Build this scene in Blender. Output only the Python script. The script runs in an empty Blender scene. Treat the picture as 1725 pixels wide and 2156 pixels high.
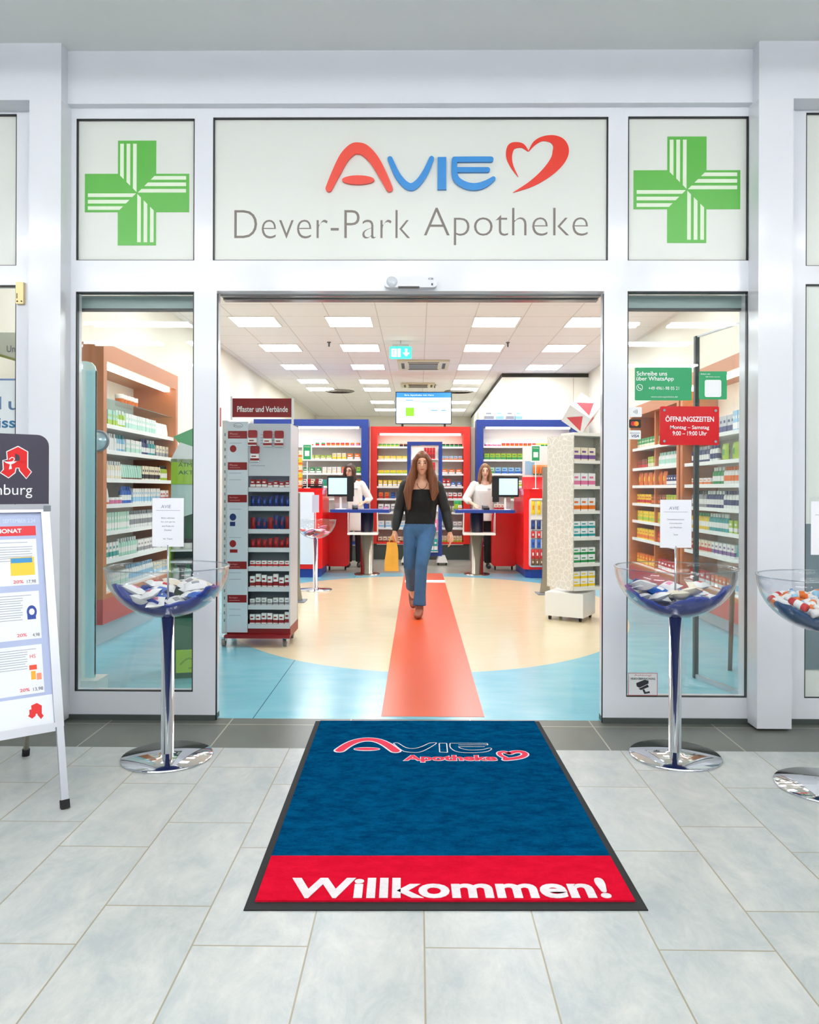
import bpy, bmesh, math, random
from mathutils import Vector, Matrix
random.seed(7)
C = bpy.context.scene.collection
PI = math.pi

# ------------------------------------------------------------------ camera, world, exposure
F, HC, CD = 1618.0, 1.33, 4.40          # focal length in px (of 1725), eye height, distance to the shop front (Y=0)
YAW, ROLL = math.atan(17.5 / F), math.radians(0.2)
cam = bpy.data.cameras.new('camera'); camo = bpy.data.objects.new('camera', cam); C.objects.link(camo)
cam.sensor_fit = 'HORIZONTAL'; cam.sensor_width = 36.0; cam.lens = 36.0 * F / 1725.0
cam.shift_y = -48.0 / 1725.0; cam.clip_start = 0.05; cam.clip_end = 100
camo.location = (0, -CD, HC)
camo.rotation_euler = (Matrix.Rotation(YAW, 3, 'Z') @ Matrix.Rotation(PI / 2, 3, 'X') @ Matrix.Rotation(ROLL, 3, 'Z')).to_euler()
bpy.context.scene.camera = camo
sc = bpy.context.scene
sc.view_settings.view_transform = 'Standard'; sc.view_settings.look = 'None'
sc.view_settings.gamma = 1.0; sc.view_settings.use_curve_mapping = False
sc.view_settings.exposure = 0.8
sc.cycles.max_bounces = 8; sc.cycles.transparent_max_bounces = 24; sc.cycles.glossy_bounces = 4
sc.cycles.caustics_reflective = False; sc.cycles.caustics_refractive = False
wd = bpy.data.worlds.new('world'); sc.world = wd; wd.use_nodes = True
wd.node_tree.nodes['Background'].inputs[0].default_value = (0.85, 0.9, 1.0, 1)
wd.node_tree.nodes['Background'].inputs[1].default_value = 0.55
SHOP_PANEL = 10.5        # emission of the square ceiling panels in the shop
MALL_LAMP = 21.0        # emission of the linear lamps of the arcade

# ------------------------------------------------------------------ materials
def lin(c):
    return tuple(((x / 255) / 12.92 if x / 255 <= 0.04045 else ((x / 255 + 0.055) / 1.055) ** 2.4) for x in c)
MC = {}
def mat(name, rgb=(200, 200, 200), rough=0.5, metal=0.0, emit=0.0, noise=0.0, nscale=20.0, coat=0.0, spec=0.5, sheen=0.0):
    if name in MC: return MC[name]
    m = bpy.data.materials.new(name); m.use_nodes = True
    nt = m.node_tree; b = nt.nodes['Principled BSDF']
    col = lin(rgb)
    b.inputs['Base Color'].default_value = (*col, 1); b.inputs['Roughness'].default_value = rough
    b.inputs['Metallic'].default_value = metal; b.inputs['Specular IOR Level'].default_value = spec
    if coat: b.inputs['Coat Weight'].default_value = coat; b.inputs['Coat Roughness'].default_value = 0.08
    if sheen: b.inputs['Sheen Weight'].default_value = sheen
    if emit:
        b.inputs['Emission Color'].default_value = (*col, 1); b.inputs['Emission Strength'].default_value = emit
    if noise:
        tc = nt.nodes.new('ShaderNodeTexCoord'); n = nt.nodes.new('ShaderNodeTexNoise')
        n.inputs['Scale'].default_value = nscale; n.inputs['Detail'].default_value = 4
        mx = nt.nodes.new('ShaderNodeMix'); mx.data_type = 'RGBA'
        mx.inputs[6].default_value = (*[x * (1 - noise) for x in col], 1)
        mx.inputs[7].default_value = (*[min(1, x * (1 + noise)) for x in col], 1)
        nt.links.new(tc.outputs['Object'], n.inputs['Vector']); nt.links.new(n.outputs['Fac'], mx.inputs[0])
        nt.links.new(mx.outputs[2], b.inputs['Base Color'])
    MC[name] = m; return m

def glass(name, tint=(0.93, 0.975, 0.96), rough=0.0, ior=1.45, boost=1.0):
    if name in MC: return MC[name]
    m = bpy.data.materials.new(name); m.use_nodes = True; nt = m.node_tree; nt.nodes.clear()
    o = nt.nodes.new('ShaderNodeOutputMaterial'); mx = nt.nodes.new('ShaderNodeMixShader')
    t = nt.nodes.new('ShaderNodeBsdfTransparent'); g = nt.nodes.new('ShaderNodeBsdfGlossy'); f = nt.nodes.new('ShaderNodeLayerWeight')
    t.inputs[0].default_value = (*tint, 1); g.inputs['Roughness'].default_value = rough; f.inputs[0].default_value = 0.5
    mu = nt.nodes.new('ShaderNodeMath'); mu.operation = 'MULTIPLY'; mu.inputs[1].default_value = boost; mu.use_clamp = True
    pw_ = nt.nodes.new('ShaderNodeMath'); pw_.operation = 'POWER'; pw_.inputs[1].default_value = 5.0; nt.links.new(f.outputs['Facing'], pw_.inputs[0])
    f0 = ((ior - 1) / (ior + 1)) ** 2; ma = nt.nodes.new('ShaderNodeMath'); ma.operation = 'MULTIPLY_ADD'; ma.inputs[1].default_value = 1 - f0; ma.inputs[2].default_value = f0
    nt.links.new(pw_.outputs[0], ma.inputs[0]); nt.links.new(ma.outputs[0], mu.inputs[0]); nt.links.new(mu.outputs[0], mx.inputs[0])
    nt.links.new(t.outputs[0], mx.inputs[1]); nt.links.new(g.outputs[0], mx.inputs[2]); nt.links.new(mx.outputs[0], o.inputs[0])
    MC[name] = m; return m

def nodes_of(m):
    nt = m.node_tree
    def N(t, **k):
        n = nt.nodes.new(t)
        for a, v in k.items(): setattr(n, a, v)
        return n
    def M(op, a, b=None, c=None):
        n = N('ShaderNodeMath', operation=op)
        for i, v in enumerate((a, b, c)):
            if v is None: continue
            if isinstance(v, (int, float)): n.inputs[i].default_value = v
            else: nt.links.new(v, n.inputs[i])
        return n.outputs[0]
    def MX(f, a, b):
        n = N('ShaderNodeMix', data_type='RGBA')
        for i, v in ((0, f), (6, a), (7, b)):
            if isinstance(v, tuple): n.inputs[i].default_value = (*v, 1)
            elif isinstance(v, (int, float)): n.inputs[i].default_value = v
            else: nt.links.new(v, n.inputs[i])
        return n.outputs[2]
    return nt, N, M, MX

def tile_floor_material():
    m = bpy.data.materials.new('arcade_tiles'); m.use_nodes = True
    nt, N, M, MX = nodes_of(m); b = nt.nodes['Principled BSDF']
    g = N('ShaderNodeNewGeometry'); s = N('ShaderNodeSeparateXYZ'); nt.links.new(g.outputs['Position'], s.inputs[0])
    X, Y = s.outputs[0], s.outputs[1]
    u = M('DIVIDE', M('SUBTRACT', X, 0.024), 0.3385); row = M('FLOOR', u)
    odd = M('MODULO', M('ADD', row, 100), 2)
    v = M('SUBTRACT', M('DIVIDE', M('ADD', Y, 2.17), 0.61), M('MULTIPLY', odd, 0.344)); colm = M('FLOOR', v)
    fu = M('FRACT', M('ADD', u, 50)); fv = M('FRACT', M('ADD', v, 50))
    def edge(f, w): return M('MAXIMUM', M('LESS_THAN', f, w), M('GREATER_THAN', f, 1 - w))
    grout = M('MAXIMUM', edge(fu, 0.0075), edge(fv, 0.0042))
    du = M('DIVIDE', M('ADD', X, 1.75), 0.685); dfu = M('FRACT', M('ADD', du, 50))
    dgrout = M('MAXIMUM', edge(dfu, 0.005), M('LESS_THAN', M('ABSOLUTE', M('ADD', Y, 0.075)), 0.004))
    cv = N('ShaderNodeCombineXYZ'); nt.links.new(row, cv.inputs[0]); nt.links.new(colm, cv.inputs[1])
    wn = N('ShaderNodeTexWhiteNoise'); nt.links.new(cv.outputs[0], wn.inputs['Vector'])
    off = N('ShaderNodeVectorMath', operation='SCALE'); nt.links.new(wn.outputs['Color'], off.inputs[0]); off.inputs['Scale'].default_value = 9
    ad = N('ShaderNodeVectorMath', operation='ADD'); nt.links.new(g.outputs['Position'], ad.inputs[0]); nt.links.new(off.outputs[0], ad.inputs[1])
    st = N('ShaderNodeMapping'); st.inputs['Scale'].default_value = (1.0, 0.55, 1); nt.links.new(ad.outputs[0], st.inputs[0])
    n1 = N('ShaderNodeTexNoise'); n1.inputs['Scale'].default_value = 7; n1.inputs['Detail'].default_value = 9; n1.inputs['Roughness'].default_value = 0.76; n1.inputs['Distortion'].default_value = 0.4
    nt.links.new(st.outputs[0], n1.inputs['Vector'])
    n2 = N('ShaderNodeTexNoise'); n2.inputs['Scale'].default_value = 26; n2.inputs['Detail'].default_value = 6; n2.inputs['Roughness'].default_value = 0.8; nt.links.new(st.outputs[0], n2.inputs['Vector'])
    r1 = N('ShaderNodeValToRGB'); r1.color_ramp.elements[0].position = 0.36; r1.color_ramp.elements[1].position = 0.66
    r1.color_ramp.elements[0].color = (*lin((166, 174, 174)), 1); r1.color_ramp.elements[1].color = (*lin((199, 200, 194)), 1)
    nt.links.new(n1.outputs['Fac'], r1.inputs[0])
    r2 = N('ShaderNodeValToRGB'); r2.color_ramp.elements[0].position = 0.60; r2.color_ramp.elements[1].position = 0.74; nt.links.new(n2.outputs['Fac'], r2.inputs[0])
    r3 = N('ShaderNodeValToRGB'); r3.color_ramp.elements[0].position = 0.52; r3.color_ramp.elements[1].position = 0.62; nt.links.new(n1.outputs['Fac'], r3.inputs[0])
    spot = M('MULTIPLY', M('MULTIPLY', r2.outputs[0], r3.outputs[0]), 0.75)
    light = MX(spot, r1.outputs[0], lin((140, 152, 156)))
    light = MX(M('MULTIPLY', wn.outputs['Value'], 0.12), light, lin((225, 226, 222)))
    light = MX(grout, light, lin((150, 142, 118)))
    dark = MX(n1.outputs['Fac'], lin((84, 88, 82)), lin((118, 122, 112)))
    dark = MX(dgrout, dark, lin((176, 172, 156)))
    isd = M('GREATER_THAN', Y, -0.468)
    nt.links.new(MX(isd, light, dark), b.inputs['Base Color'])
    nt.links.new(M('ADD', 0.22, M('MULTIPLY', n1.outputs['Fac'], 0.2)), b.inputs['Roughness'])
    bp = N('ShaderNodeBump'); bp.inputs['Strength'].default_value = 0.25; bp.inputs['Distance'].default_value = 0.002
    inv = M('SUBTRACT', 1.0, M('MAXIMUM', grout, 0.0)); nt.links.new(inv, bp.inputs['Height']); nt.links.new(bp.outputs[0], b.inputs['Normal'])
    return m

def shop_floor_material():
    m = bpy.data.materials.new('shop_linoleum'); m.use_nodes = True
    nt, N, M, MX = nodes_of(m); b = nt.nodes['Principled BSDF']
    g = N('ShaderNodeNewGeometry'); s = N('ShaderNodeSeparateXYZ'); nt.links.new(g.outputs['Position'], s.inputs[0])
    X, Y = s.outputs[0], s.outputs[1]
    dy = M('DIVIDE', M('SUBTRACT', Y, 4.25), 3.08)
    a = M('ADD', 2.13, M('MULTIPLY', M('MAXIMUM', dy, 0.0), 0.45))
    dx = M('DIVIDE', M('SUBTRACT', X, 0.09), a)
    inside = M('LESS_THAN', M('ADD', M('MULTIPLY', dx, dx), M('MULTIPLY', dy, dy)), 1.0)
    n = N('ShaderNodeTexNoise'); n.inputs['Scale'].default_value = 3.0; n.inputs['Detail'].default_value = 8
    mp = N('ShaderNodeMapping'); mp.inputs['Scale'].default_value = (1, 2.5, 1); nt.links.new(g.outputs['Position'], mp.inputs[0]); nt.links.new(mp.outputs[0], n.inputs['Vector'])
    blue = MX(n.outputs['Fac'], lin((104, 184, 206)), lin((150, 210, 222)))
    cream = MX(n.outputs['Fac'], lin((222, 206, 168)), lin((232, 218, 184)))
    # welded seams of the sheet flooring
    seam = M('LESS_THAN', M('ABSOLUTE', M('SUBTRACT', M('ADD', X, M('MULTIPLY', Y, 0.0)), -0.95)), 0.003)
    blue = MX(seam, blue, lin((60, 110, 130)))
    base = MX(inside, blue, cream)
    # greyish boards behind the counters
    pl = M('FRACT', M('MULTIPLY', Y, 7.0)); pk = M('LESS_THAN', pl, 0.06)
    n3 = N('ShaderNodeTexNoise'); n3.inputs['Scale'].default_value = 4; mp2 = N('ShaderNodeMapping'); mp2.inputs['Scale'].default_value = (1, 14, 1)
    nt.links.new(g.outputs['Position'], mp2.inputs[0]); nt.links.new(mp2.outputs[0], n3.inputs['Vector'])
    plank = MX(pk, MX(n3.outputs['Fac'], lin((150, 146, 132)), lin((205, 200, 184))), lin((96, 92, 84)))
    far = M('GREATER_THAN', Y, 7.77)
    nt.links.new(MX(far, base, plank), b.inputs['Base Color'])
    b.inputs['Roughness'].default_value = 0.2
    return m

def mat_carpet(name, c1, c2, scale=60):
    m = bpy.data.materials.new(name); m.use_nodes = True
    nt, N, M, MX = nodes_of(m); b = nt.nodes['Principled BSDF']
    g = N('ShaderNodeTexCoord')
    n = N('ShaderNodeTexNoise'); n.inputs['Scale'].default_value = 9; n.inputs['Detail'].default_value = 12; n.inputs['Roughness'].default_value = 0.85
    mp = N('ShaderNodeMapping'); mp.inputs['Scale'].default_value = (1, 1.9, 1); nt.links.new(g.outputs['Object'], mp.inputs[0]); nt.links.new(mp.outputs[0], n.inputs['Vector'])
    n2 = N('ShaderNodeTexNoise'); n2.inputs['Scale'].default_value = 220; n2.inputs['Detail'].default_value = 2; nt.links.new(g.outputs['Object'], n2.inputs['Vector'])
    r = N('ShaderNodeValToRGB'); r.color_ramp.elements[0].position = 0.38; r.color_ramp.elements[1].position = 0.62; nt.links.new(n.outputs['Fac'], r.inputs[0])
    nt.links.new(MX(M('MULTIPLY_ADD', n2.outputs['Fac'], 0.35, M('MULTIPLY', r.outputs[0], 0.65)), c1, c2), b.inputs['Base Color'])
    b.inputs['Roughness'].default_value = 1.0; b.inputs['Specular IOR Level'].default_value = 0.0
    bp = N('ShaderNodeBump'); bp.inputs['Strength'].default_value = 0.6; bp.inputs['Distance'].default_value = 0.004
    nt.links.new(n2.outputs['Fac'], bp.inputs['Height']); nt.links.new(bp.outputs[0], b.inputs['Normal'])
    return m

def ceiling_material(name, c, tx, ty, ox, oy, line):
    m = bpy.data.materials.new(name); m.use_nodes = True
    nt, N, M, MX = nodes_of(m); b = nt.nodes['Principled BSDF']
    g = N('ShaderNodeNewGeometry'); s = N('ShaderNodeSeparateXYZ'); nt.links.new(g.outputs['Position'], s.inputs[0])
    fx = M('FRACT', M('ADD', M('DIVIDE', M('SUBTRACT', s.outputs[0], ox), tx), 50)); fy = M('FRACT', M('ADD', M('DIVIDE', M('SUBTRACT', s.outputs[1], oy), ty), 50))
    e = M('MAXIMUM', M('LESS_THAN', fx, 0.02), M('LESS_THAN', fy, 0.02))
    nt.links.new(MX(e, lin(c), lin(line)), b.inputs['Base Color']); b.inputs['Roughness'].default_value = 0.8
    return m

# paint palette shared by packs
PAL = {'white': (240, 240, 238), 'cream': (236, 226, 200), 'yellow': (246, 208, 40), 'orange': (238, 120, 30), 'red': (205, 30, 34),
       'dark red': (150, 24, 30), 'green': (38, 150, 80), 'lime': (168, 200, 50), 'teal': (40, 160, 160), 'pale blue': (150, 200, 230),
       'blue': (40, 100, 190), 'navy': (32, 48, 110), 'pink': (225, 120, 160), 'purple': (120, 80, 150), 'brown': (120, 70, 40),
       'black': (30, 30, 34), 'grey': (150, 152, 156), 'mint': (180, 222, 205), 'silver': (190, 192, 198)}
def P(c): return mat('pack_' + c.replace(' ', '_'), PAL[c], 0.4)

W_FRAME = mat('white_lacquer_frame', (234, 236, 242), 0.16, coat=0.15, noise=0.01, nscale=2)
W_WALL = mat('white_plaster', (226, 229, 236), 0.55, noise=0.015, nscale=1.5)
BLACKG = mat('black_gasket', (22, 26, 30), 0.4)
GLASS = glass('clear_glass', (0.975, 0.99, 0.985))
ACRYL = glass('clear_acrylic', (0.965, 0.972, 0.98), 0.02, 1.5, 1.0)
AQUA = glass('aqua_acrylic', (0.80, 0.95, 0.96), 0.1, 1.45, 1.0)
CHROME = mat('polished_chrome', (225, 228, 232), 0.04, 1.0)
STEEL = mat('brushed_steel', (178, 168, 150), 0.25, 1.0, noise=0.05, nscale=30)
ALU = mat('anodised_aluminium', (205, 207, 214), 0.32, 0.6)
CREAM = mat('cream_wall_paint', (238, 234, 220), 0.7, noise=0.01, nscale=1)
RED = mat('red_laminate', (232, 8, 16), 0.3)
ORED = mat('orange_red_laminate', (232, 44, 28), 0.35)
BLUE = mat('blue_laminate', (28, 62, 150), 0.35)
WHITE = mat('white_laminate', (240, 240, 236), 0.35)
WOOD = mat('orange_beech_veneer', (200, 118, 62), 0.4, noise=0.1, nscale=9)
SHELF = mat('white_shelf_board', (240, 243, 242), 0.3)
BLACK = mat('black_plastic', (20, 21, 24), 0.35)
GREYD = mat('dark_grey_plinth', (72, 80, 76), 0.5)
RUBBER = mat('black_rubber', (26, 26, 28), 0.8)
PAPER = mat('white_paper', (236, 237, 243), 0.7)
INK = mat('grey_print', (110, 112, 122), 0.7)
INKD = mat('dark_print', (50, 52, 60), 0.7)
DRED = mat('dark_red_metal', (140, 18, 24), 0.4)
LGREY = mat('light_grey_metal', (206, 211, 217), 0.4)
MGREY = mat('mid_grey_metal', (128, 134, 142), 0.5)

# ------------------------------------------------------------------ mesh builder
class MB:
    def __init__(s): s.v = []; s.f = []; s.m = []; s.smooth = []
    def add(s, vs, fs, mi=0, sm=False):
        b = len(s.v); s.v += [tuple(v) for v in vs]
        for f in fs: s.f.append([i + b for i in f]); s.m.append(mi); s.smooth.append(sm)
        return s
    def box(s, x0, x1, y0, y1, z0, z1, mi=0):
        return s.add([(x0, y0, z0), (x1, y0, z0), (x1, y1, z0), (x0, y1, z0), (x0, y0, z1), (x1, y0, z1), (x1, y1, z1), (x0, y1, z1)],
                     [(0, 3, 2, 1), (4, 5, 6, 7), (0, 1, 5, 4), (1, 2, 6, 5), (2, 3, 7, 6), (3, 0, 4, 7)], mi)
    def rbox(s, x0, x1, y0, y1, z0, z1, r, mi=0, seg=3):     # box with rounded corners seen from the front (XZ)
        pts = []
        for cx, cz, a0 in ((x1 - r, z1 - r, 0), (x0 + r, z1 - r, 90), (x0 + r, z0 + r, 180), (x1 - r, z0 + r, 270)):
            for i in range(seg + 1):
                a = math.radians(a0 + 90 * i / seg); pts.append((cx + r * math.cos(a), cz + r * math.sin(a)))
        return s.prism([(x, y0, z) for x, z in pts], (0, y1 - y0, 0), mi)
    def prism(s, pts, d, mi=0):
        n = len(pts); d = Vector(d)
        vs = [Vector(p) for p in pts]; vs += [v + d for v in vs]
        # orient
        nrm = Vector((0, 0, 0))
        for i in range(n): nrm += vs[i].cross(vs[(i + 1) % n])
        fl = nrm.dot(d) < 0
        fs = [list(range(n)), list(range(2 * n - 1, n - 1, -1))] + [[i, i + n, (i + 1) % n + n, (i + 1) % n] for i in range(n)]
        if not fl: fs = [f[::-1] for f in fs]
        if fl: pass
        return s.add(vs, fs, mi)
    def lathe(s, prof, seg=24, o=(0, 0, 0), mi=0, sm=True, axis='z'):
        vs = []; fs = []; n = len(prof)
        for i in range(seg):
            a = 2 * PI * i / seg
            for r, z in prof:
                p = (r * math.cos(a), r * math.sin(a), z)
                if axis == 'y': p = (p[0], p[2], p[1])
                if axis == 'x': p = (p[2], p[0], p[1])
                vs.append((o[0] + p[0], o[1] + p[1], o[2] + p[2]))
        for i in range(seg):
            j = (i + 1) % seg
            for k in range(n - 1): fs.append([i * n + k, j * n + k, j * n + k + 1, i * n + k + 1])
        return s.add(vs, fs, mi, sm)
    def cyl(s, r, z0, z1, seg=20, o=(0, 0, 0), mi=0, axis='z'):
        return s.lathe([(0.0001, z0), (r, z0), (r, z0), (r, z1), (r, z1), (0.0001, z1)], seg, o, mi, True, axis)
    def tube(s, pts, rad, seg=10, mi=0, cap=True, sm=True, round_=False):
        pts = [Vector(p) for p in pts]; n = len(pts)
        rad = [(r, r) if isinstance(r, (int, float)) else r for r in (rad if isinstance(rad, (list, tuple)) and len(rad) == n else [rad] * n)]
        if round_:
            t0 = (pts[1] - pts[0]).normalized(); t1 = (pts[-1] - pts[-2]).normalized()
            a, b = min(rad[0]), min(rad[-1])
            pts = [pts[0] - t0 * a * 0.95, pts[0] - t0 * a * 0.7] + pts + [pts[-1] + t1 * b * 0.7, pts[-1] + t1 * b * 0.95]
            rad = [tuple(x * 0.3 for x in rad[0]), tuple(x * 0.72 for x in rad[0])] + rad + [tuple(x * 0.72 for x in rad[-1]), tuple(x * 0.3 for x in rad[-1])]
            n += 4
        vs = []; fs = []; ref = None
        for i, p in enumerate(pts):
            t = (pts[min(i + 1, n - 1)] - pts[max(i - 1, 0)]).normalized()
            rf = Vector((0, 1, 0)) if abs(t.y) < 0.92 else Vector((0, 0, 1))
            side = t.cross(rf).normalized(); up = side.cross(t).normalized()
            if ref is not None and side.dot(ref) < 0: side = -side; up = -up
            ref = side
            for k in range(seg):
                a = 2 * PI * k / seg; vs.append(p + side * rad[i][0] * math.cos(a) + up * rad[i][1] * math.sin(a))
        for i in range(n - 1):
            for k in range(seg):
                l = (k + 1) % seg; fs.append([i * seg + k, i * seg + l, (i + 1) * seg + l, (i + 1) * seg + k])
        if cap: fs.append(list(range(seg))[::-1]); fs.append([(n - 1) * seg + k for k in range(seg)])
        return s.add(vs, fs, mi, sm)
    def ball(s, c, r, seg=14, rings=9, mi=0):
        r = (r, r, r) if isinstance(r, (int, float)) else r
        vs = []; fs = []
        for i in range(rings + 1):
            th = PI * i / rings
            for k in range(seg):
                a = 2 * PI * k / seg
                q = max(math.sin(th), 0.02)
                vs.append((c[0] + r[0] * q * math.cos(a), c[1] + r[1] * q * math.sin(a), c[2] + r[2] * math.cos(th)))
        for i in range(rings):
            for k in range(seg):
                l = (k + 1) % seg; fs.append([i * seg + k, (i + 1) * seg + k, (i + 1) * seg + l, i * seg + l])
        fs.append(list(range(seg))); fs.append([rings * seg + k for k in range(seg)][::-1])
        return s.add(vs, fs, mi, True)
    def poly(s, pts, mi=0): return s.add(pts, [list(range(len(pts)))], mi)
    # flat writing / shapes on a plane: fr = (origin, u, v, n)
    def on(s, fr, uv, d=0.0006, thick=0.0, mi=0):
        o, u, v, n = fr
        pts = [o + u * a + v * b + n * d for a, b in uv]
        if thick: return s.prism(pts, n * thick, mi)
        return s.poly(pts, mi)
    def rect(s, fr, a0, a1, b0, b1, d=0.0006, thick=0.0, mi=0):
        return s.on(fr, [(a0, b0), (a1, b0), (a1, b1), (a0, b1)], d, thick, mi)
    def ribbon(s, fr, pts, wid, d=0.0006, thick=0.0, mi=0, sub=6, capr=True):
        cp, cw = catmull(pts, wid, sub); n = len(cp); L = []; R = []
        for i, p in enumerate(cp):
            a = cp[max(i - 1, 0)]; b = cp[min(i + 1, n - 1)]; tx, ty = b[0] - a[0], b[1] - a[1]; l = math.hypot(tx, ty) or 1
            nx, ny = -ty / l, tx / l; w = cw[i] / 2
            L.append((p[0] + nx * w, p[1] + ny * w)); R.append((p[0] - nx * w, p[1] - ny * w))
        if not capr and not thick:
            for i in range(n - 1): s.on(fr, [L[i], R[i], R[i + 1], L[i + 1]], d, thick, mi)
            return s
        def cap(i, a, b_):
            r = cw[i] / 2; c0 = cp[i]
            if r < 1e-5 or not capr: return []
            a0 = math.atan2(a[1] - c0[1], a[0] - c0[0]); t = cp[i - 1] if i else cp[1]; dx, dy = c0[0] - t[0], c0[1] - t[1]
            q = a0 + PI / 2; sg = 1 if math.cos(q) * dx + math.sin(q) * dy > 0 else -1
            return [(c0[0] + r * math.cos(a0 + sg * PI * k / 6), c0[1] + r * math.sin(a0 + sg * PI * k / 6)) for k in range(1, 6)]
        out = L + cap(n - 1, L[-1], R[-1]) + R[::-1] + cap(0, R[0], L[0])
        clean = [out[0]]
        for q in out[1:]:
            if math.hypot(q[0] - clean[-1][0], q[1] - clean[-1][1]) > 1e-5: clean.append(q)
        return s.on(fr, clean, d, thick, mi)
    def ellipse(s, fr, cx, cy, rx, ry, d=0.0006, thick=0.0, mi=0, seg=24):
        return s.on(fr, [(cx + rx * math.cos(2 * PI * k / seg), cy + ry * math.sin(2 * PI * k / seg)) for k in range(seg)], d, thick, mi)
    def text(s, fr, txt, a0, b0, w, h, d=0.0008, thick=0.0, mi=0, bold=0.0, shear=0.0):
        vs, fs = text_geo(txt, bold, thick > 0, shear); o, u, v, n = fr
        return s.add([o + u * (a0 + x * w) + v * (b0 + y * h) + n * (d + z * thick) for x, y, z in vs], fs, mi)
    def build(s, name, mats, parent=None, world=False, origin=None, smooth_angle=True):
        vs = s.v
        if parent is not None and world:
            inv = parent.matrix_basis.inverted(); vs = [tuple(inv @ Vector(v)) for v in vs]
        if origin is not None: vs = [(x - origin[0], y - origin[1], z - origin[2]) for x, y, z in vs]
        me = bpy.data.meshes.new(name); me.from_pydata(vs, [], s.f)
        mats = mats if isinstance(mats, (list, tuple)) else [mats]
        for m in mats: me.materials.append(m)
        me.polygons.foreach_set('material_index', s.m); me.polygons.foreach_set('use_smooth', s.smooth)
        me.update()
        o = bpy.data.objects.new(name, me); C.objects.link(o)
        if parent is not None: o.parent = parent
        if origin is not None: o.location = origin
        return o

def catmull(pts, wid, sub):
    if not isinstance(wid, (list, tuple)): wid = [wid] * len(pts)
    P_ = [tuple(p) + (w,) for p, w in zip(pts, wid)]; out = []
    n = len(P_)
    for i in range(n - 1):
        p0, p1, p2, p3 = P_[max(i - 1, 0)], P_[i], P_[i + 1], P_[min(i + 2, n - 1)]
        for k in range(sub):
            t = k / sub; out.append(tuple(0.5 * ((2 * b) + (-a + c) * t + (2 * a - 5 * b + 4 * c - e) * t * t + (-a + 3 * b - 3 * c + e) * t ** 3) for a, b, c, e in zip(p0, p1, p2, p3)))
    out.append(P_[-1])
    return [(a, b) for a, b, c in out], [max(0, c) for a, b, c in out]

TG = {}
def text_geo(txt, bold, ext, shear):
    k = (txt, bold, ext, shear)
    if k in TG: return TG[k]
    cu = bpy.data.curves.new('t', 'FONT'); cu.body = txt; cu.offset = bold; cu.extrude = 0.5 if ext else 0.0; cu.shear = shear
    cu.resolution_u = 4
    ob = bpy.data.objects.new('t', cu); C.objects.link(ob)
    me = bpy.data.meshes.new_from_object(ob)
    vs = [v.co.copy() for v in me.vertices]; fs = [list(p.vertices) for p in me.polygons]
    x0, x1 = min(v.x for v in vs), max(v.x for v in vs); y0, y1 = min(v.y for v in vs), max(v.y for v in vs)
    out = [((v.x - x0) / (x1 - x0), (v.y - y0) / (y1 - y0), (v.z + 0.5) if ext else 0.0) for v in vs]
    bpy.data.objects.remove(ob); bpy.data.curves.remove(cu); bpy.data.meshes.remove(me)
    TG[k] = (out, fs); return TG[k]

def tag(o, label=None, cat=None, group=None, kind=None):
    if label: o['label'] = label
    if cat: o['category'] = cat
    if group: o['group'] = group
    if kind: o['kind'] = kind
    return o
def E(name, label, cat, loc=(0, 0, 0), rz=0.0, group=None):
    o = bpy.data.objects.new(name, None); o.empty_display_size = 0.1; C.objects.link(o)
    o.location = loc; o.rotation_euler = (0, 0, rz)
    o.matrix_basis = Matrix.Translation(loc) @ Matrix.Rotation(rz, 4, 'Z')
    return tag(o, label, cat, group)
def S(name): 
    o = bpy.data.objects.new(name, None); C.objects.link(o); o['kind'] = 'structure'; return o
def st(o): o['kind'] = 'structure'; return o
def dup(o, loc, rz=None, label=None, group=None):
    def cp(a, par):
        c = a.copy(); C.objects.link(c); c.parent = par
        for ch in list(a.children): cp(ch, c)
        return c
    c = cp(o, None); r = o.rotation_euler.z if rz is None else rz
    c.location = loc; c.rotation_euler = (0, 0, r); c.matrix_basis = Matrix.Translation(loc) @ Matrix.Rotation(r, 4, 'Z')
    if label: c['label'] = label
    if group: c['group'] = group
    return c
def facing(loc, rz=0.0):     # frame of an upright surface that faces -Y when rz = 0
    R = Matrix.Rotation(rz, 3, 'Z')
    return (Vector(loc), R @ Vector((1, 0, 0)), Vector((0, 0, 1)), R @ Vector((0, -1, 0)))
FL = lambda x, y, z: facing((x, y, z))

def hit(px, py, p0, n):      # the point of a real surface (plane through p0, normal n) that a direction of view meets
    uu, vv = px - 862.5, -(py - 1078); c, s_ = math.cos(ROLL), math.sin(ROLL)
    u, v = (uu * c - vv * s_) / F, (uu * s_ + vv * c - 48) / F
    d = Vector((u * math.cos(YAW) - math.sin(YAW), math.cos(YAW) + u * math.sin(YAW), v)); o = Vector((0, -CD, HC))
    n = Vector(n); return o + d * ((Vector(p0) - o).dot(n) / d.dot(n))
def W(px, py, Y): return hit(px, py, (0, Y, 0), (0, 1, 0))
def G(px, py): return hit(px, py, (0, 0, 0), (0, 0, 1))

# ================================================================== STRUCTURE
fl = MB().box(-9, 9, -13, 0.04, -0.1, 0); st(fl.build('floor', tile_floor_material()))
fl = MB().box(-5.2, 5.2, 0.04, 19.4, -0.1, 0); st(fl.build('floor', shop_floor_material()))
st(MB().box(-9, 9, -13, 0.0, 3.815, 3.95).build('ceiling', mat('arcade_ceiling_paint', (236, 238, 238), 0.7, noise=0.01, nscale=1)))
st(MB().box(-5.2, 5.2, 0.10, 19.4, 3.55, 3.7).build('ceiling', ceiling_material('shop_ceiling_tiles', (246, 245, 244), 0.625, 0.625, 0.72, 5.47, (218, 214, 208))))
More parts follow.
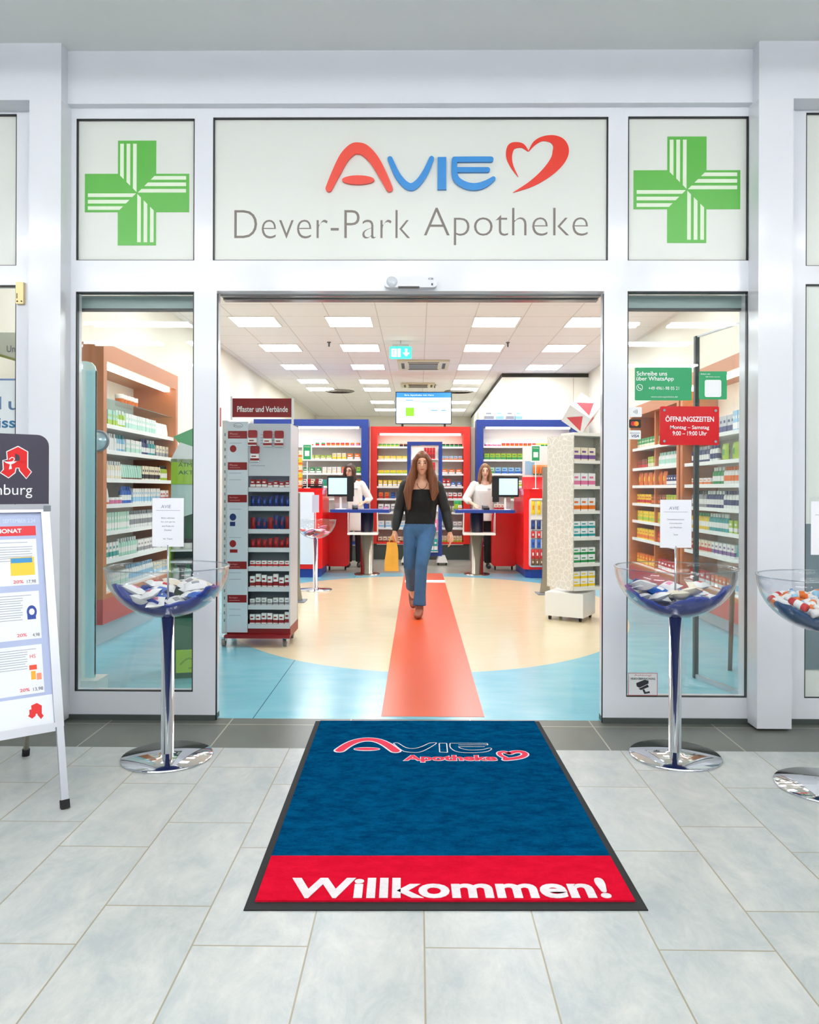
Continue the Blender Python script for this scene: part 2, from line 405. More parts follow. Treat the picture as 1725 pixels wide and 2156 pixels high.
# arcade shell behind and beside the camera
st(MB().box(-9, 9, -13.1, -13, 0, 3.82).build('wall_back', W_WALL))
st(MB().box(-9.1, -9, -13, 0, 0, 3.82).build('wall_left', W_WALL)); st(MB().box(9, 9.1, -13, 0, 0, 3.82).build('wall_right', W_WALL))
# shop shell
st(MB().box(-3.22, -3.12, 0.1, 19.0, 0, 3.55).build('wall_left', CREAM))
st(MB().box(3.25, 3.35, 0.1, 19.0, 0, 3.55).build('wall_right', CREAM))
st(MB().box(-3.22, 3.35, 19.0, 19.1, 0, 3.55).build('wall_back', CREAM))
st(MB().box(1.60, 3.25, 10.26, 18.9, 0, 3.47).build('wall_block', mat('pale_cupboard_wall', (242, 238, 222), 0.35)))
b = MB()
for x in (2.35, 2.95): b.box(x, x + 0.006, 10.252, 10.262, 2.6, 3.46)
st(b.build('trim_1', mat('joint_grey', (196, 192, 176), 0.5)))
st(MB().box(1.60, 3.25, 10.30, 18.9, 3.47, 3.55).build('trim_2', mat('shadow_gap_dark', (58, 58, 50), 0.7)))
# wall beside / above the shop front
st(MB().box(-9, -2.0, -0.13, 0.1, 3.497, 3.815).build('trim_3', W_WALL))
st(MB().box(1.88, 9, -0.13, 0.1, 3.497, 3.815).build('trim_4', W_WALL))
st(MB().box(-2.0, 1.88, -0.05, 0.1, 3.515, 3.815).build('trim_5', W_WALL))
for i, (x0, x1) in enumerate(((-2.178, -2.0), (1.88, 2.071))):
    b = MB(); b.box(x0, x1, -0.13, 0.12, 0.012, 3.497); st(b.build('trim_%d' % (6 + i), W_FRAME))
st(MB().box(-9, -4.2, -0.05, 0.1, 0.0, 3.497).build('wall_front', W_WALL)); st(MB().box(4.2, 9, -0.05, 0.1, 0, 3.497).build('wall_front', W_WALL))
st(MB().box(-4.2, -1.158, -0.01, 0.09, 0.0, 0.03).build('baseboard_left', GREYD)); st(MB().box(1.06, 4.2, -0.01, 0.09, 0.0, 0.03).build('baseboard_right', GREYD))

# the white frame of the shop front: one window object per opening, bars with a black gasket and a pane
def window(n, x0, x1, z0, z1, ox0, ox1, oz0, oz1, pane, sash=False, gask=0.007):
    w = S('window_%d' % n)
    f = MB()
    for a in ((ox0, x0, oz0, oz1), (x1, ox1, oz0, oz1), (x0, x1, z1, oz1), (x0, x1, oz0, z0)):
        if a[1] > a[0] and a[3] > a[2]: f.box(a[0], a[1], 0, 0.08, a[2], a[3])
    f.build('window_frame', W_FRAME, w)
    g = MB()
    for a in ((x0, x0 + gask, z0, z1), (x1 - gask, x1, z0, z1), (x0, x1, z1 - gask, z1), (x0, x1, z0, z0 + gask * 0.6)): g.box(a[0], a[1], 0.004, 0.03, a[2], a[3])
    g.build('gasket', BLACKG, w)
    MB().box(x0 + gask, x1 - gask, 0.018, 0.026, z0 + gask * 0.6, z1 - gask).build('pane', pane, w)
    return w
MILK = mat('milk_glass', (226, 229, 222), 0.3)
window(1, -1.972, -1.289, 2.64, 3.455, -2.0, -1.236, 2.55, 3.515, MILK)
window(2, -1.183, 1.082, 2.64, 3.461, -1.236, 1.138, 2.55, 3.515, MILK)
window(3, 1.194, 1.880, 2.64, 3.463, 1.138, 1.93, 2.55, 3.515, MILK)
window(4, -1.972, -1.289, 0.161, 2.46, -2.0, -1.158, 0.03, 2.55, GLASS)
window(5, 1.194, 1.883, 0.148, 2.465, 1.06, 1.93, 0.03, 2.55, GLASS)
window(6, -4.1, -2.317, 2.61, 3.483, -4.2, -2.178, 2.55, 3.497, MILK)
window(7, -4.1, -2.317, 0.15, 2.498, -4.2, -2.178, 0.03, 2.55, GLASS)
window(8, 2.205, 4.1, 2.61, 3.483, 2.071, 4.2, 2.55, 3.497, MILK)
FROST = mat('frosted_glass', (226, 232, 226), 0.3)
window(9, 2.205, 4.1, 0.148, 2.506, 2.071, 4.2, 0.03, 2.55, FROST)
st(MB().box(2.212, 4.09, 0.008, 0.017, 0.31, 1.14).build('trim_8', mat('grey_foil_band', (116, 134, 140), 0.4)))
# sliding door: header with grooved rail, jambs, leaves parked behind the side windows
d = S('door_1')
MB().box(-1.158, 1.06, 0, 0.08, 2.465, 2.55).build('door_header', W_FRAME, d)
b = MB(); b.box(-1.158, 1.06, 0.081, 0.13, 2.456, 2.55, 0); b.box(-1.158, 1.06, 0.14, 0.2, 2.448, 2.55, 0); b.box(-1.158, 1.06, 0.13, 0.14, 2.47, 2.55, 0)
b.build('door_rail', mat('door_rail_metal', (168, 166, 164), 0.2, 0.9), d)
b = MB(); b.box(-1.158, -1.150, 0.0, 0.006, 0.0, 2.45); b.build('door_seal', BLACKG, d); b = MB(); b.box(1.054, 1.06, 0.0, 0.006, 0.0, 2.45); b.build('door_seal', BLACKG, d)
b = MB()
for s_, x0, x1 in ((-1, -1.98, -1.19), (1, 1.10, 1.90)):
    b = MB(); b.box(x0, x1, 0.10, 0.112, 0.06, 2.38); b.build('door_leaf', GLASS, d)
b = MB(); b.box(-1.99, -1.22, 0.095, 0.125, 2.385, 2.46); b.box(1.17, 1.90, 0.095, 0.125, 2.39, 2.465)
b.build('leaf_carrier', mat('leaf_carrier_green_grey', (138, 160, 156), 0.3), d)
b = MB(); b.box(-1.99, -1.22, 0.094, 0.126, 2.372, 2.386); b.box(1.17, 1.90, 0.094, 0.126, 2.377, 2.391); b.build('leaf_seal', BLACKG, d)

# the neighbouring shop to the left, as far as its window shows it
st(MB().box(-5.2, -3.22, 3.2, 3.3, 0, 3.55).build('wall_back', CREAM))
b = MB(); b.box(-4.6, -2.6, 0.0, 0.02, 2.28, 2.30); 
# arcade lamps ------------------------------------------------
def linear_lamp(x0, x1, y, label):
    r = E('linear_lamp', label, 'lamp', ((x0 + x1) / 2, y, 3.815), 0, 'linear lamps on the arcade ceiling'); h = (x1 - x0) / 2
    MB().box(-h - 0.03, h + 0.03, -0.02, 0.02, -0.10, -0.075).build('housing', W_WALL, r)
    for q in (-h * 0.8, h * 0.8): MB().box(q - 0.01, q + 0.01, -0.01, 0.01, -0.08, 0).build('hanger', W_WALL, r)
    MB().box(-h, h, -0.03, 0.03, -0.135, -0.10).build('diffuser', mat('arcade_lamp_light', (250, 250, 250), 0.5, emit=MALL_LAMP), r)
for y, k0 in ((-3.0, 1), (-4.42, 0), (-6.55, 1), (-8.0, 0), (-10.2, 1)):
    for k in range(-2, 3):
        x = k * 2.15 - 0.75 + (0.9 if k0 else 0)
        linear_lamp(x - 0.85, x + 0.85, y, 'linear arcade ceiling lamp, %s of its row, %s' % (('leftmost', 'second from left', 'middle', 'second from right', 'rightmost')[k + 2], {-3.0: 'row nearest the shop front', -4.42: 'second row from the shop front', -6.55: 'third row from the shop front', -8.0: 'fourth row from the shop front', -10.2: 'row farthest from the shop front'}[y]))

# ================================================================== SHOP-FRONT SIGNS
GRN = mat('cross_green_film', (92, 182, 70), 0.35, noise=0.06, nscale=2)
def cross(px0, py0, px1, py1, label):
    a = W(px0, py1, 0.0); c = W(px1, py0, 0.0); s_ = (c.x - a.x + c.z - a.z) / 2
    o = ((a.x + c.x) / 2, 0.018, (a.z + c.z) / 2)
    r = E('pharmacy_cross', label, 'sign', o, 0, 'green pharmacy crosses'); fr = FL(0, 0, 0); h = s_ / 2; t = h * 0.367
    b = MB(); b.on(fr, [(-t, h), (-t, t), (-h, t), (-h, -t), (-t, -t), (-t, -h), (t, -h), (t, -t), (h, -t), (h, t), (t, t), (t, h)], 0.0006, 0.001)
    b.build('cross_film', GRN, r)
    b = MB()
    for q in range(4):
        ca, sa = round(math.cos(q * PI / 2)), round(math.sin(q * PI / 2))
        for k in range(3):
            x0 = -t * (0.02 + 0.335 * k); x1 = x0 - t * 0.19
            pl = [(x0, h * 0.94), (x1, h * 0.94), (x1, -x1 * 1.0 + 0.01 * h), (x0, -x0 + 0.01 * h)]
            b.on(fr, [(x * ca - y * sa, x * sa + y * ca) for x, y in pl], 0.0022)
    b.build('cross_stripe', mat('cross_white_stripe', (228, 240, 216), 0.4), r)
cross(176, 293, 397, 515, 'large green cross with white stripes on the milk glass above the left window')
cross(1336, 284, 1562, 510, 'large green cross with white stripes on the milk glass above the right window')

def pxf(pts, Y): return [(W(x, y, Y).x, W(x, y, Y).z) for x, y in pts]
def sgn_crop(pts): return [(650 + x / 2.875, 260 + y / 2.875) for x, y in pts]   # coordinates measured on an enlargement
rt = E('shop_sign', 'shop name AVIE Dever-Park Apotheke with red heart on wide milk glass panel', 'sign', (0, 0.018, 2.64))
WF = (Vector((0, 0.018, 0)), Vector((1, 0, 0)), Vector((0, 0, 1)), Vector((0, -1, 0)))
SRED = mat('sign_red_letter', (240, 78, 62), 0.35); SBLU = mat('sign_blue_letter', (44, 140, 214), 0.35); SHEART = mat('sign_heart_red', (232, 52, 30), 0.35)
k = W(651, 400, 0).x - W(650, 400, 0).x; kk = k / 2.875
b = MB(); b.ribbon(WF, pxf(sgn_crop([(122, 392), (165, 300), (215, 205), (265, 155), (300, 148), (340, 160), (395, 215), (445, 300), (490, 392)]), 0), [40 * kk, 52 * kk, 60 * kk, 66 * kk, 68 * kk, 66 * kk, 60 * kk, 52 * kk, 40 * kk], 0.001, 0.016, sub=5)
b.build('letter', SRED, rt, True)
b = MB(); c_ = W(*sgn_crop([(300, 340)])[0], 0); b.ellipse(WF, c_.x, c_.z, 98 * kk, 27 * kk, 0.001, 0.016); b.build('letter', SRED, rt, True)
b = MB(); b.ribbon(WF, pxf(sgn_crop([(493, 212), (535, 305), (580, 362), (622, 382), (665, 355), (710, 290), (745, 210)]), 0), [30 * kk, 36 * kk, 40 * kk, 44 * kk, 40 * kk, 36 * kk, 30 * kk], 0.001, 0.016); b.build('letter', SBLU, rt, True)
b = MB(); b.ribbon(WF, pxf(sgn_crop([(808, 202), (808, 398)]), 0), 52 * kk, 0.001, 0.016, capr=False); b.build('letter', SBLU, rt, True)
b = MB(); b.ribbon(WF, pxf(sgn_crop([(1105, 215), (1000, 215), (884, 216)]), 0), 32 * kk, 0.001, 0.0165)
b.ribbon(WF, pxf(sgn_crop([(884, 216), (884, 300), (905, 345), (960, 375), (1020, 380), (1075, 362), (1120, 332)]), 0), [34 * kk, 36 * kk, 40 * kk, 42 * kk, 42 * kk, 38 * kk, 26 * kk], 0.001, 0.016)
b.ribbon(WF, pxf(sgn_crop([(890, 278), (1085, 278)]), 0), 30 * kk, 0.001, 0.0155); b.build('letter', SBLU, rt, True)
b = MB()
b.ribbon(WF, pxf(sgn_crop([(1272, 318), (1232, 250), (1216, 190), (1228, 138), (1262, 124), (1300, 130), (1333, 162)]), 0), [2 * kk, 20 * kk, 36 * kk, 44 * kk, 36 * kk, 26 * kk, 6 * kk], 0.001, 0.004, capr=False)
b.ribbon(WF, pxf(sgn_crop([(1335, 162), (1372, 112), (1420, 86), (1480, 88), (1520, 118), (1530, 165), (1505, 225), (1440, 295), (1350, 360), (1240, 412)]), 0), [4 * kk, 22 * kk, 28 * kk, 50 * kk, 84 * kk, 98 * kk, 84 * kk, 62 * kk, 36 * kk, 2 * kk], 0.001, 0.004, capr=False)
b.build('heart', SHEART, rt, True)
SGRY = mat('sign_grey_lettering', (128, 120, 112), 0.5)
def tpx(b, fr, txt, x0, y0, x1, y1, Y, **kw):    # text whose ink box spans the given measured rectangle
    a = W(x0, y1, Y); c = W(x1, y0, Y); b.text(fr, txt, a.x, a.z, c.x - a.x, c.z - a.z, **kw)
for tx_, a_ in (('Dever-Park', (492, 440, 864, 500)), ('Apotheke', (893, 435, 1240, 514))):
    b = MB(); tpx(b, WF, tx_, *a_, 0, bold=-0.017); b.build('lettering', SGRY, rt, True)

# door sensor on the header
r = E('door_sensor', 'white motion sensor over the open sliding door', 'sensor', (W(865, 600, 0).x, 0, 2.475))
b = MB(); b.rbox(-0.15, 0.15, -0.045, 0, 0.0, 0.062, 0.02); b.build('housing', mat('sensor_white', (226, 228, 234), 0.3), r)
b = MB(); b.lathe([(0.001, -0.052), (0.03, -0.05), (0.036, -0.03), (0.036, 0.0)], 20, (-0.105, 0.0, 0.03), axis='y'); b.build('sensor_eye', mat('sensor_pale', (214, 220, 226), 0.3), r)
b = MB(); b.box(-0.07, 0.05, -0.047, -0.03, -0.003, 0.005); b.build('sensor_window', BLACK, r); b = MB(); b.box(0.118, 0.127, -0.047, -0.045, 0.01, 0.022); b.build('sensor_window', BLACK, r)
b = MB(); b.text(FL(0, -0.046, 0), 'CB', 0.1, 0.042, 0.03, 0.011, bold=0.01); b.build('lettering', INK, r)
# brass closer bracket on the neighbour's frame
r = E('door_lock_plate', 'small brass-coloured lock plate on the white frame left of the shop', 'bracket', (-2.287, 0, 2.385))
MB().rbox(-0.022, 0.022, -0.022, 0, 0, 0.125, 0.004).build('plate', mat('brass_yellow', (226, 204, 150), 0.35, 0.3), r)
b = MB(); b.cyl(0.004, -0.025, -0.02, 10, (-0.012, 0, 0.014), 0, 'y'); b.cyl(0.004, -0.025, -0.02, 10, (0.012, 0, 0.014), 0, 'y'); b.box(-0.016, -0.012, -0.024, -0.022, 0.03, 0.06); b.build('screw', BLACK, r)

# neighbour's poster + sign seen through window 7
r = E('window_poster', 'white poster with blue letters in the window at the far left edge', 'poster', (-2.9, 0.045, 1.0))
MB().box(-0.7, 0.575, 0, 0.004, 0, 0.955).build('poster_sheet', mat('poster_white', (250, 251, 255), 0.5), r)
MB().box(-0.7, 0.575, -0.002, 0.006, 0.955, 0.965).build('poster_rail', mat('rail_blue', (110, 140, 190), 0.4), r)
pw = (Vector((0, 0.045, 0)), Vector((1, 0, 0)), Vector((0, 0, 1)), Vector((0, -1, 0)))
for tx_, a_ in (('l', (-3, 835, 3, 862)), ('u', (18, 845, 40, 863))):
    b = MB(); tpx(b, pw, tx_, *a_, 0.045, bold=0.01); b.build('lettering', mat('poster_blue_grey', (90, 125, 170), 0.5), r, True)
b = MB(); tpx(b, pw, 'iss', -4, 880, 33, 901, 0.045, bold=0.02); b.build('lettering', mat('poster_cyan_letters', (30, 120, 170), 0.5), r, True)
r = E('hanging_sign', 'pale slanted sign reading Uns above the blue band in left window', 'sign', (-3.1, 1.2, 2.0))
b = MB(); p = [W(-30, 700, 1.2), W(60, 700, 1.2), W(60, 764, 1.2), W(-30, 736, 1.2)]; b.prism([tuple(v) for v in p], (0, 0.03, 0)); b.build('panel', mat('pale_cream_panel', (236, 236, 222), 0.6), r, True)
b = MB(); p = [W(-30, 736, 1.19), W(60, 764, 1.19), W(60, 768, 1.19), W(-30, 742, 1.19)]; b.prism([tuple(v) for v in p], (0, 0.05, 0)); b.build('edge_strip', mat('olive_edge', (160, 160, 80), 0.5), r, True)
b = MB(); f2 = (Vector((0, 1.19, 0)), Vector((1, 0, 0)), Vector((0, 0, 1)), Vector((0, -1, 0))); tpx(b, f2, 'Uns', 16, 728, 40, 742, 1.2); b.build('lettering', INK, r, True)
tag(MB().box(-5.1, -2.9, 0.9, 0.96, 1.0, 1.92).build('backdrop_panel', mat('pale_blue_backdrop', (172, 204, 220), 0.5)), 'pale blue panel behind the poster in the leftmost window', 'panel')

# stickers and signs on the right window
YS = 0.0175
ws = (Vector((0, YS, 0)), Vector((1, 0, 0)), Vector((0, 0, 1)), Vector((0, -1, 0)))
def plate(name, label, x0, y0, x1, y1, m, thick=0.002, rad=0.006, cat='sign'):
    a = W(x0, y1, YS); c = W(x1, y0, YS)
    r = E(name, label, cat, ((a.x + c.x) / 2, YS, a.z)); b = MB(); b.rbox(a.x, c.x, YS - thick, YS, a.z, c.z, rad); b.build('plate', m, r, True)
    fr = (Vector((0, YS - thick, 0)), ws[1], ws[2], ws[3]); return r, fr
GSGN = mat('message_green', (32, 160, 100), 0.4); SW = mat('sticker_white', (244, 246, 246), 0.5)
r, fr = plate('window_sign', 'wide green sign with phone number and white handset icon on right window', 1337, 774, 1457, 843, GSGN)
b = MB(); tpx(b, fr, 'Schreibe uns', 1341, 782, 1405, 791, YS, bold=0.012); tpx(b, fr, 'über WhatsApp', 1340, 793, 1419, 804, YS, bold=0.012)
tpx(b, fr, '+49 4961-98 05 21', 1366, 814, 1430, 821, YS); tpx(b, fr, 'www.avie-apotheke.de', 1371, 834, 1427, 838, YS)
b.build('lettering', SW, r, True)
b = MB(); c_ = W(1347, 816, YS); ring = [(c_.x + 0.017 * math.cos(t * PI / 8), c_.z + 0.017 * math.sin(t * PI / 8)) for t in range(17)]
b.ribbon(fr, ring, 0.003, 0.001, sub=2, capr=False); b.ribbon(fr, [(c_.x - 0.007, c_.z + 0.006), (c_.x - 0.004, c_.z - 0.003), (c_.x + 0.007, c_.z - 0.007)], [0.005, 0.003, 0.005], 0.001)
b.build('icon', SW, r, True)
r, fr = plate('window_sign', 'small square green sign with empty white square on right window', 1472, 782, 1531, 841, GSGN)
b = MB(); tpx(b, fr, 'Einfach den', 1476, 786, 1496, 789, YS); tpx(b, fr, 'QR-Code scannen', 1486, 792, 1516, 795, YS); b.build('lettering', SW, r, True)
b = MB(); a = W(1484, 836, YS); c_ = W(1519, 800, YS); b.rbox(a.x, c_.x, fr[0].y - 0.0015, fr[0].y, a.z, c_.z, 0.01); b.build('white_field', SW, r, True)
r, fr = plate('opening_hours_sign', 'red acrylic opening hours sign ÖFFNUNGSZEITEN on right window', 1389, 856, 1514, 937, mat('acrylic_red', (214, 26, 32), 0.2), 0.006, 0.01)
b = MB(); tpx(b, fr, 'ÖFFNUNGSZEITEN', 1401, 875, 1503, 888, YS, bold=0.02); tpx(b, fr, 'Montag – Samstag', 1411, 896, 1493, 906, YS, bold=0.01); tpx(b, fr, '9:00 – 19:00 Uhr', 1416, 908, 1488, 917, YS, bold=0.012)
b.build('lettering', SW, r, True)
for x, y in ((1398, 864), (1506, 865), (1398, 929), (1506, 930)):
    c_ = W(x, y, YS); b = MB(); b.cyl(0.008, -0.006, 0, 14, (c_.x, fr[0].y, c_.z), 0, 'y'); b.build('standoff_screw', CHROME, r, True)
r, fr = plate('payment_sticker', 'white contactless payment sticker, topmost at left edge of right window', 1325, 857, 1352, 878, SW, 0.0006)
b = MB(); c_ = W(1333, 867, YS)
for i in range(4): b.ribbon(fr, [(c_.x + 0.004 + i * 0.006, c_.z - 0.004 - i * 0.003), (c_.x + 0.007 + i * 0.0065, c_.z), (c_.x + 0.004 + i * 0.006, c_.z + 0.004 + i * 0.003)], 0.0025)
b.build('icon', INK, r, True)
r, fr = plate('payment_sticker', 'black card sticker with overlapping red and yellow circles on right window', 1325, 883, 1350, 901, BLACK, 0.0006)
c_ = W(1337, 892, YS); b = MB(); b.ellipse(fr, c_.x - 0.009, c_.z, 0.014, 0.014, 0.0008, mi=0); b.ellipse(fr, c_.x + 0.009, c_.z, 0.014, 0.014, 0.0010, mi=1)
b.ellipse(fr, c_.x, c_.z, 0.0055, 0.0105, 0.0013, mi=2); b.build('icon', [P('red'), mat('amber', (245, 160, 30), 0.5), P('orange')], r, True)
r, fr = plate('payment_sticker', 'white sticker reading VISA below the card circles on right window', 1325, 906, 1350, 925, SW, 0.0006)
b = MB(); tpx(b, fr, 'electronic', 1327, 910, 1348, 913, YS); tpx(b, fr, 'VISA', 1330, 915, 1346, 921, YS, bold=0.02, shear=0.2); b.build('lettering', P('navy'), r, True)
r, fr = plate('warning_sticker', 'white video camera warning sticker low on right window', 1323, 1417, 1385, 1464, SW, 0.0008)
b = MB(); a = W(1323, 1464, YS); c_ = W(1385, 1417, YS)
for q in ((a.x, c_.x, a.z, a.z + 0.003), (a.x, c_.x, c_.z - 0.003, c_.z), (a.x, a.x + 0.003, a.z, c_.z), (c_.x - 0.003, c_.x, a.z, c_.z)): b.rect(fr, *q)
tpx(b, fr, 'Achtung!', 1336, 1420, 1372, 1424, YS); b.build('border', mat('sticker_red', (200, 90, 100), 0.5), r, True)
b = MB(); tpx(b, fr, 'VIDEO-ÜBERWACHUNG', 1328, 1426, 1380, 1431, YS, bold=0.02)
b.on(fr, pxf([(1340, 1438), (1358, 1431), (1366, 1433), (1366, 1439), (1347, 1448), (1341, 1445)], YS)); b.on(fr, pxf([(1345, 1450), (1364, 1441), (1367, 1446), (1350, 1453)], YS))
b.on(fr, pxf([(1353, 1452), (1357, 1451), (1360, 1457), (1368, 1455), (1369, 1459), (1357, 1461)], YS)); b.build('icon', INKD, r, True)

# ================================================================== RED STRIP AND MAT
sp = MB(); sp.box(-0.21, 0.395, 0.095, 7.76, 0.0, 0.0015)
o = sp.build('floor_runner', mat('coral_red_vinyl', (228, 92, 46), 0.28, noise=0.02, nscale=3), origin=(0.09, 4, 0)); tag(o, 'long coral red strip leading from the entrance into the shop', 'runner')
tag(MB().box(-0.18, 0.4, 6.55, 6.85, 0.0015, 0.003).build('floor_sticker', WHITE, origin=(0.1, 6.7, 0.0015)), 'white bar sticker across the far end of the red floor strip', 'sticker')

r = E('doormat', 'large blue and red welcome mat reading Willkommen! before the entrance', 'mat', (0.077, -0.99, 0.0), math.radians(1.0))
hw, hd = 0.639, 0.985
MB().rbox(-hw, hw, -hd, hd, 0.0, 0.004, 0.001).build('rubber_border', RUBBER, r)
MB().box(-hw + 0.028, hw - 0.028, -hd + 0.345, hd - 0.012, 0.003, 0.010).build('carpet_field', mat_carpet('mat_blue_pile', lin((0, 34, 72)), lin((6, 90, 134))), r)
MB().box(-hw + 0.028, hw - 0.028, -hd + 0.045, -hd + 0.345, 0.003, 0.010).build('welcome_band', mat_carpet('mat_red_pile', lin((190, 14, 40)), lin((222, 24, 52))), r)
mf = (Vector((0, 0, 0.010)), Vector((1, 0, 0)), Vector((0, 1, 0)), Vector((0, 0, 1)))
MWH = mat_carpet('mat_white_pile', lin((215, 205, 208)), lin((245, 240, 242))); MRD = mat('mat_pink_red', (224, 40, 74), 0.9)
def mpt(px, py):
    p = r.matrix_basis.inverted() @ hit(px, py, (0, 0, 0.01), (0, 0, 1)); return (p.x, p.y)
def mtext(b, txt, x0, y0, x1, y1, **kw):
    a = mpt(x0, y1); c = mpt(x1, y1); t = mpt((x0 + x1) / 2, y0); b.text(mf, txt, a[0], a[1], c[0] - a[0], t[1] - a[1], **kw)
b = MB(); mtext(b, 'Willkommen!', 604, 1849, 1291, 1892, bold=0.03, thick=0.0015); b.build('lettering', MWH, r)
def mcrop(pts): return [mpt(650 + x / 3.136, 1500 + y / 3.136) for x, y in pts]
A_ = [(205, 252), (260, 215), (320, 190), (385, 180), (450, 186), (510, 210), (575, 255)]
b = MB(); b.ribbon(mf, mcrop(A_), 0.062, 0.0004, 0.0008); b.build('logo_outline', MWH, r)
b = MB(); b.ribbon(mf, mcrop(A_), 0.044, 0.0014, 0.0008); e = mcrop([(385, 243)])[0]; b.build('logo_arch', MRD, r)
b = MB(); b.ellipse(mf, e[0], e[1], 0.068, 0.028, 0.0004, 0.0008); b.build('logo_outline', MWH, r)
b = MB(); b.ellipse(mf, e[0], e[1], 0.062, 0.018, 0.0014, 0.0008); b.build('logo_bar', MRD, r)
b = MB()
def outline(pts): b.ribbon(mf, mcrop(pts), 0.0055, 0.0014, 0.0, sub=4, capr=False)
outline([(560, 205), (590, 203), (640, 232), (690, 240), (745, 228), (800, 204), (845, 204), (790, 240), (740, 262), (690, 266), (630, 258), (590, 232), (560, 205)])
for seg in ([(863, 205), (912, 205)], [(912, 205), (918, 266)], [(918, 266), (866, 264)], [(866, 264), (863, 205)]): outline(seg)
outline([(1180, 206), (1060, 205), (935, 205)]); outline([(935, 205), (938, 235), (985, 262), (1080, 268), (1170, 262), (1208, 245), (1195, 236), (1150, 246), (1070, 250), (1010, 240), (990, 228)])
outline([(990, 228), (1165, 228)]); outline([(990, 216), (1185, 216)]); outline([(1185, 216), (1180, 206)])
b.build('logo_letters', MWH, r)
b = MB(); mtext(b, 'Apotheke', 848, 1590, 1051, 1606, bold=0.07); b.build('lettering_edge', MWH, r)
b = MB(); mtext(b, 'Apotheke', 851, 1590.5, 1048, 1605, bold=0.035, d=0.0016); b.build('lettering', MRD, r)
H1 = [(1300, 300), (1268, 284), (1262, 268), (1290, 262), (1325, 272)]; H2 = [(1328, 272), (1360, 262), (1405, 262), (1430, 276), (1415, 292), (1370, 304), (1300, 312)]
b = MB(); b.ribbon(mf, mcrop(H1), 0.034, 0.0004, 0.0008); b.ribbon(mf, mcrop(H2), 0.042, 0.0004, 0.0008); b.build('logo_outline', MWH, r)
b = MB(); b.ribbon(mf, mcrop(H1), 0.02, 0.0014, 0.0008); b.ribbon(mf, mcrop(H2), 0.028, 0.0014, 0.0008); b.build('logo_heart', MRD, r)


# ================================================================== PACK PROTOTYPES
PM = {}
def pack_mesh(kind, a, c, w, h, d):
    k = (kind, a, c, w, h, d)
    if k in PM: return PM[k]
    b = MB()
    if kind == 'carton':
        b.box(-w / 2, w / 2, -d / 2, d / 2, 0, h, 0)
        b.box(-w / 2 - 0.0003, w / 2 + 0.0003, -d / 2 - 0.0006, d / 2, h * 0.12, h * 0.42, 1)
        b.box(-w * 0.36, w * 0.2, -d / 2 - 0.0006, -d / 2, h * 0.6, h * 0.75, 1)
    elif kind == 'bottle':
        r = w / 2; b.lathe([(0.0001, 0), (r * 0.96, 0.0), (r, h * 0.04), (r, h * 0.66), (r * 0.8, h * 0.76), (r * 0.42, h * 0.8)], 12, mi=0)
        b.lathe([(r * 0.5, h * 0.78), (r * 0.5, h * 0.99), (r * 0.42, h), (0.0001, h)], 12, mi=1); b.lathe([(r * 1.01, h * 0.2), (r * 1.01, h * 0.5)], 12, mi=2)
    elif kind == 'jar':
        r = w / 2; b.lathe([(0.0001, 0), (r * 0.94, 0), (r, h * 0.06), (r, h * 0.66)], 14, mi=0); b.lathe([(r * 1.03, h * 0.62), (r * 1.03, h * 0.97), (r * 0.97, h), (0.0001, h)], 14, mi=1)
    elif kind == 'tube':
        b.lathe([(0.0001, 0), (w * 0.42, 0), (w * 0.42, h * 0.16)], 12, mi=1)
        n = 12; vs = []; lv = ((0.14, 0.46, 0.46), (0.3, 0.5, 0.45), (0.7, 0.5, 0.26), (1.0, 0.52, 0.03))
        for z, sx, sy in lv:
            for i in range(n): t = 2 * PI * i / n; vs.append((w * sx * math.cos(t), w * sy * math.sin(t), h * z))
        fs = [[q * n + i, q * n + (i + 1) % n, (q + 1) * n + (i + 1) % n, (q + 1) * n + i] for q in range(3) for i in range(n)] + [list(range(3 * n, 4 * n))]
        b.add(vs, fs, 0, True)
    elif kind in ('pouch', 'sachet'):
        N_ = 7; vs = []; fs = []
        for sgn in (-1, 1):
            for i in range(N_):
                for j in range(N_):
                    u, v = i / (N_ - 1), j / (N_ - 1); t = (max(0, math.sin(PI * u) * math.sin(PI * v))) ** 0.45
                    vs.append(((u - 0.5) * w * (1 - 0.06 * math.sin(PI * v)), sgn * d / 2 * t, v * h))
        for q in (0, 1):
            for i in range(N_ - 1):
                for j in range(N_ - 1):
                    f = [q * 49 + i * 7 + j, q * 49 + (i + 1) * 7 + j, q * 49 + (i + 1) * 7 + j + 1, q * 49 + i * 7 + j + 1]
                    fs.append(f if q == 0 else f[::-1])
        b.add(vs, fs, 0, True)
        b.f, b.m = b.f, [1 if (i % 36) // 6 in (2, 3) and (i % 6) in (2, 3) and i < 36 else 0 for i in range(len(b.f))]
    me = bpy.data.meshes.new(kind); me.from_pydata(b.v, [], b.f)
    for m_ in (P(a), P(c), P('white') if a != 'white' else P(c)): me.materials.append(m_)
    me.polygons.foreach_set('material_index', b.m); me.polygons.foreach_set('use_smooth', b.smooth); me.update()
    PM[k] = me; return me
NAMES = {'carton': ('medicine_carton', 'carton'), 'bottle': ('care_bottle', 'bottle'), 'jar': ('cream_jar', 'jar'), 'tube': ('cream_tube', 'tube'), 'pouch': ('packet', 'packet'), 'sachet': ('sample_sachet', 'sachet')}
DIM = {'carton': (0.075, 0.12, 0.05), 'bottle': (0.055, 0.17, 0.055), 'jar': (0.07, 0.06, 0.07), 'tube': (0.05, 0.14, 0.05), 'pouch': (0.09, 0.13, 0.03), 'sachet': (0.09, 0.09, 0.02)}
KIND = ['medicine_carton']
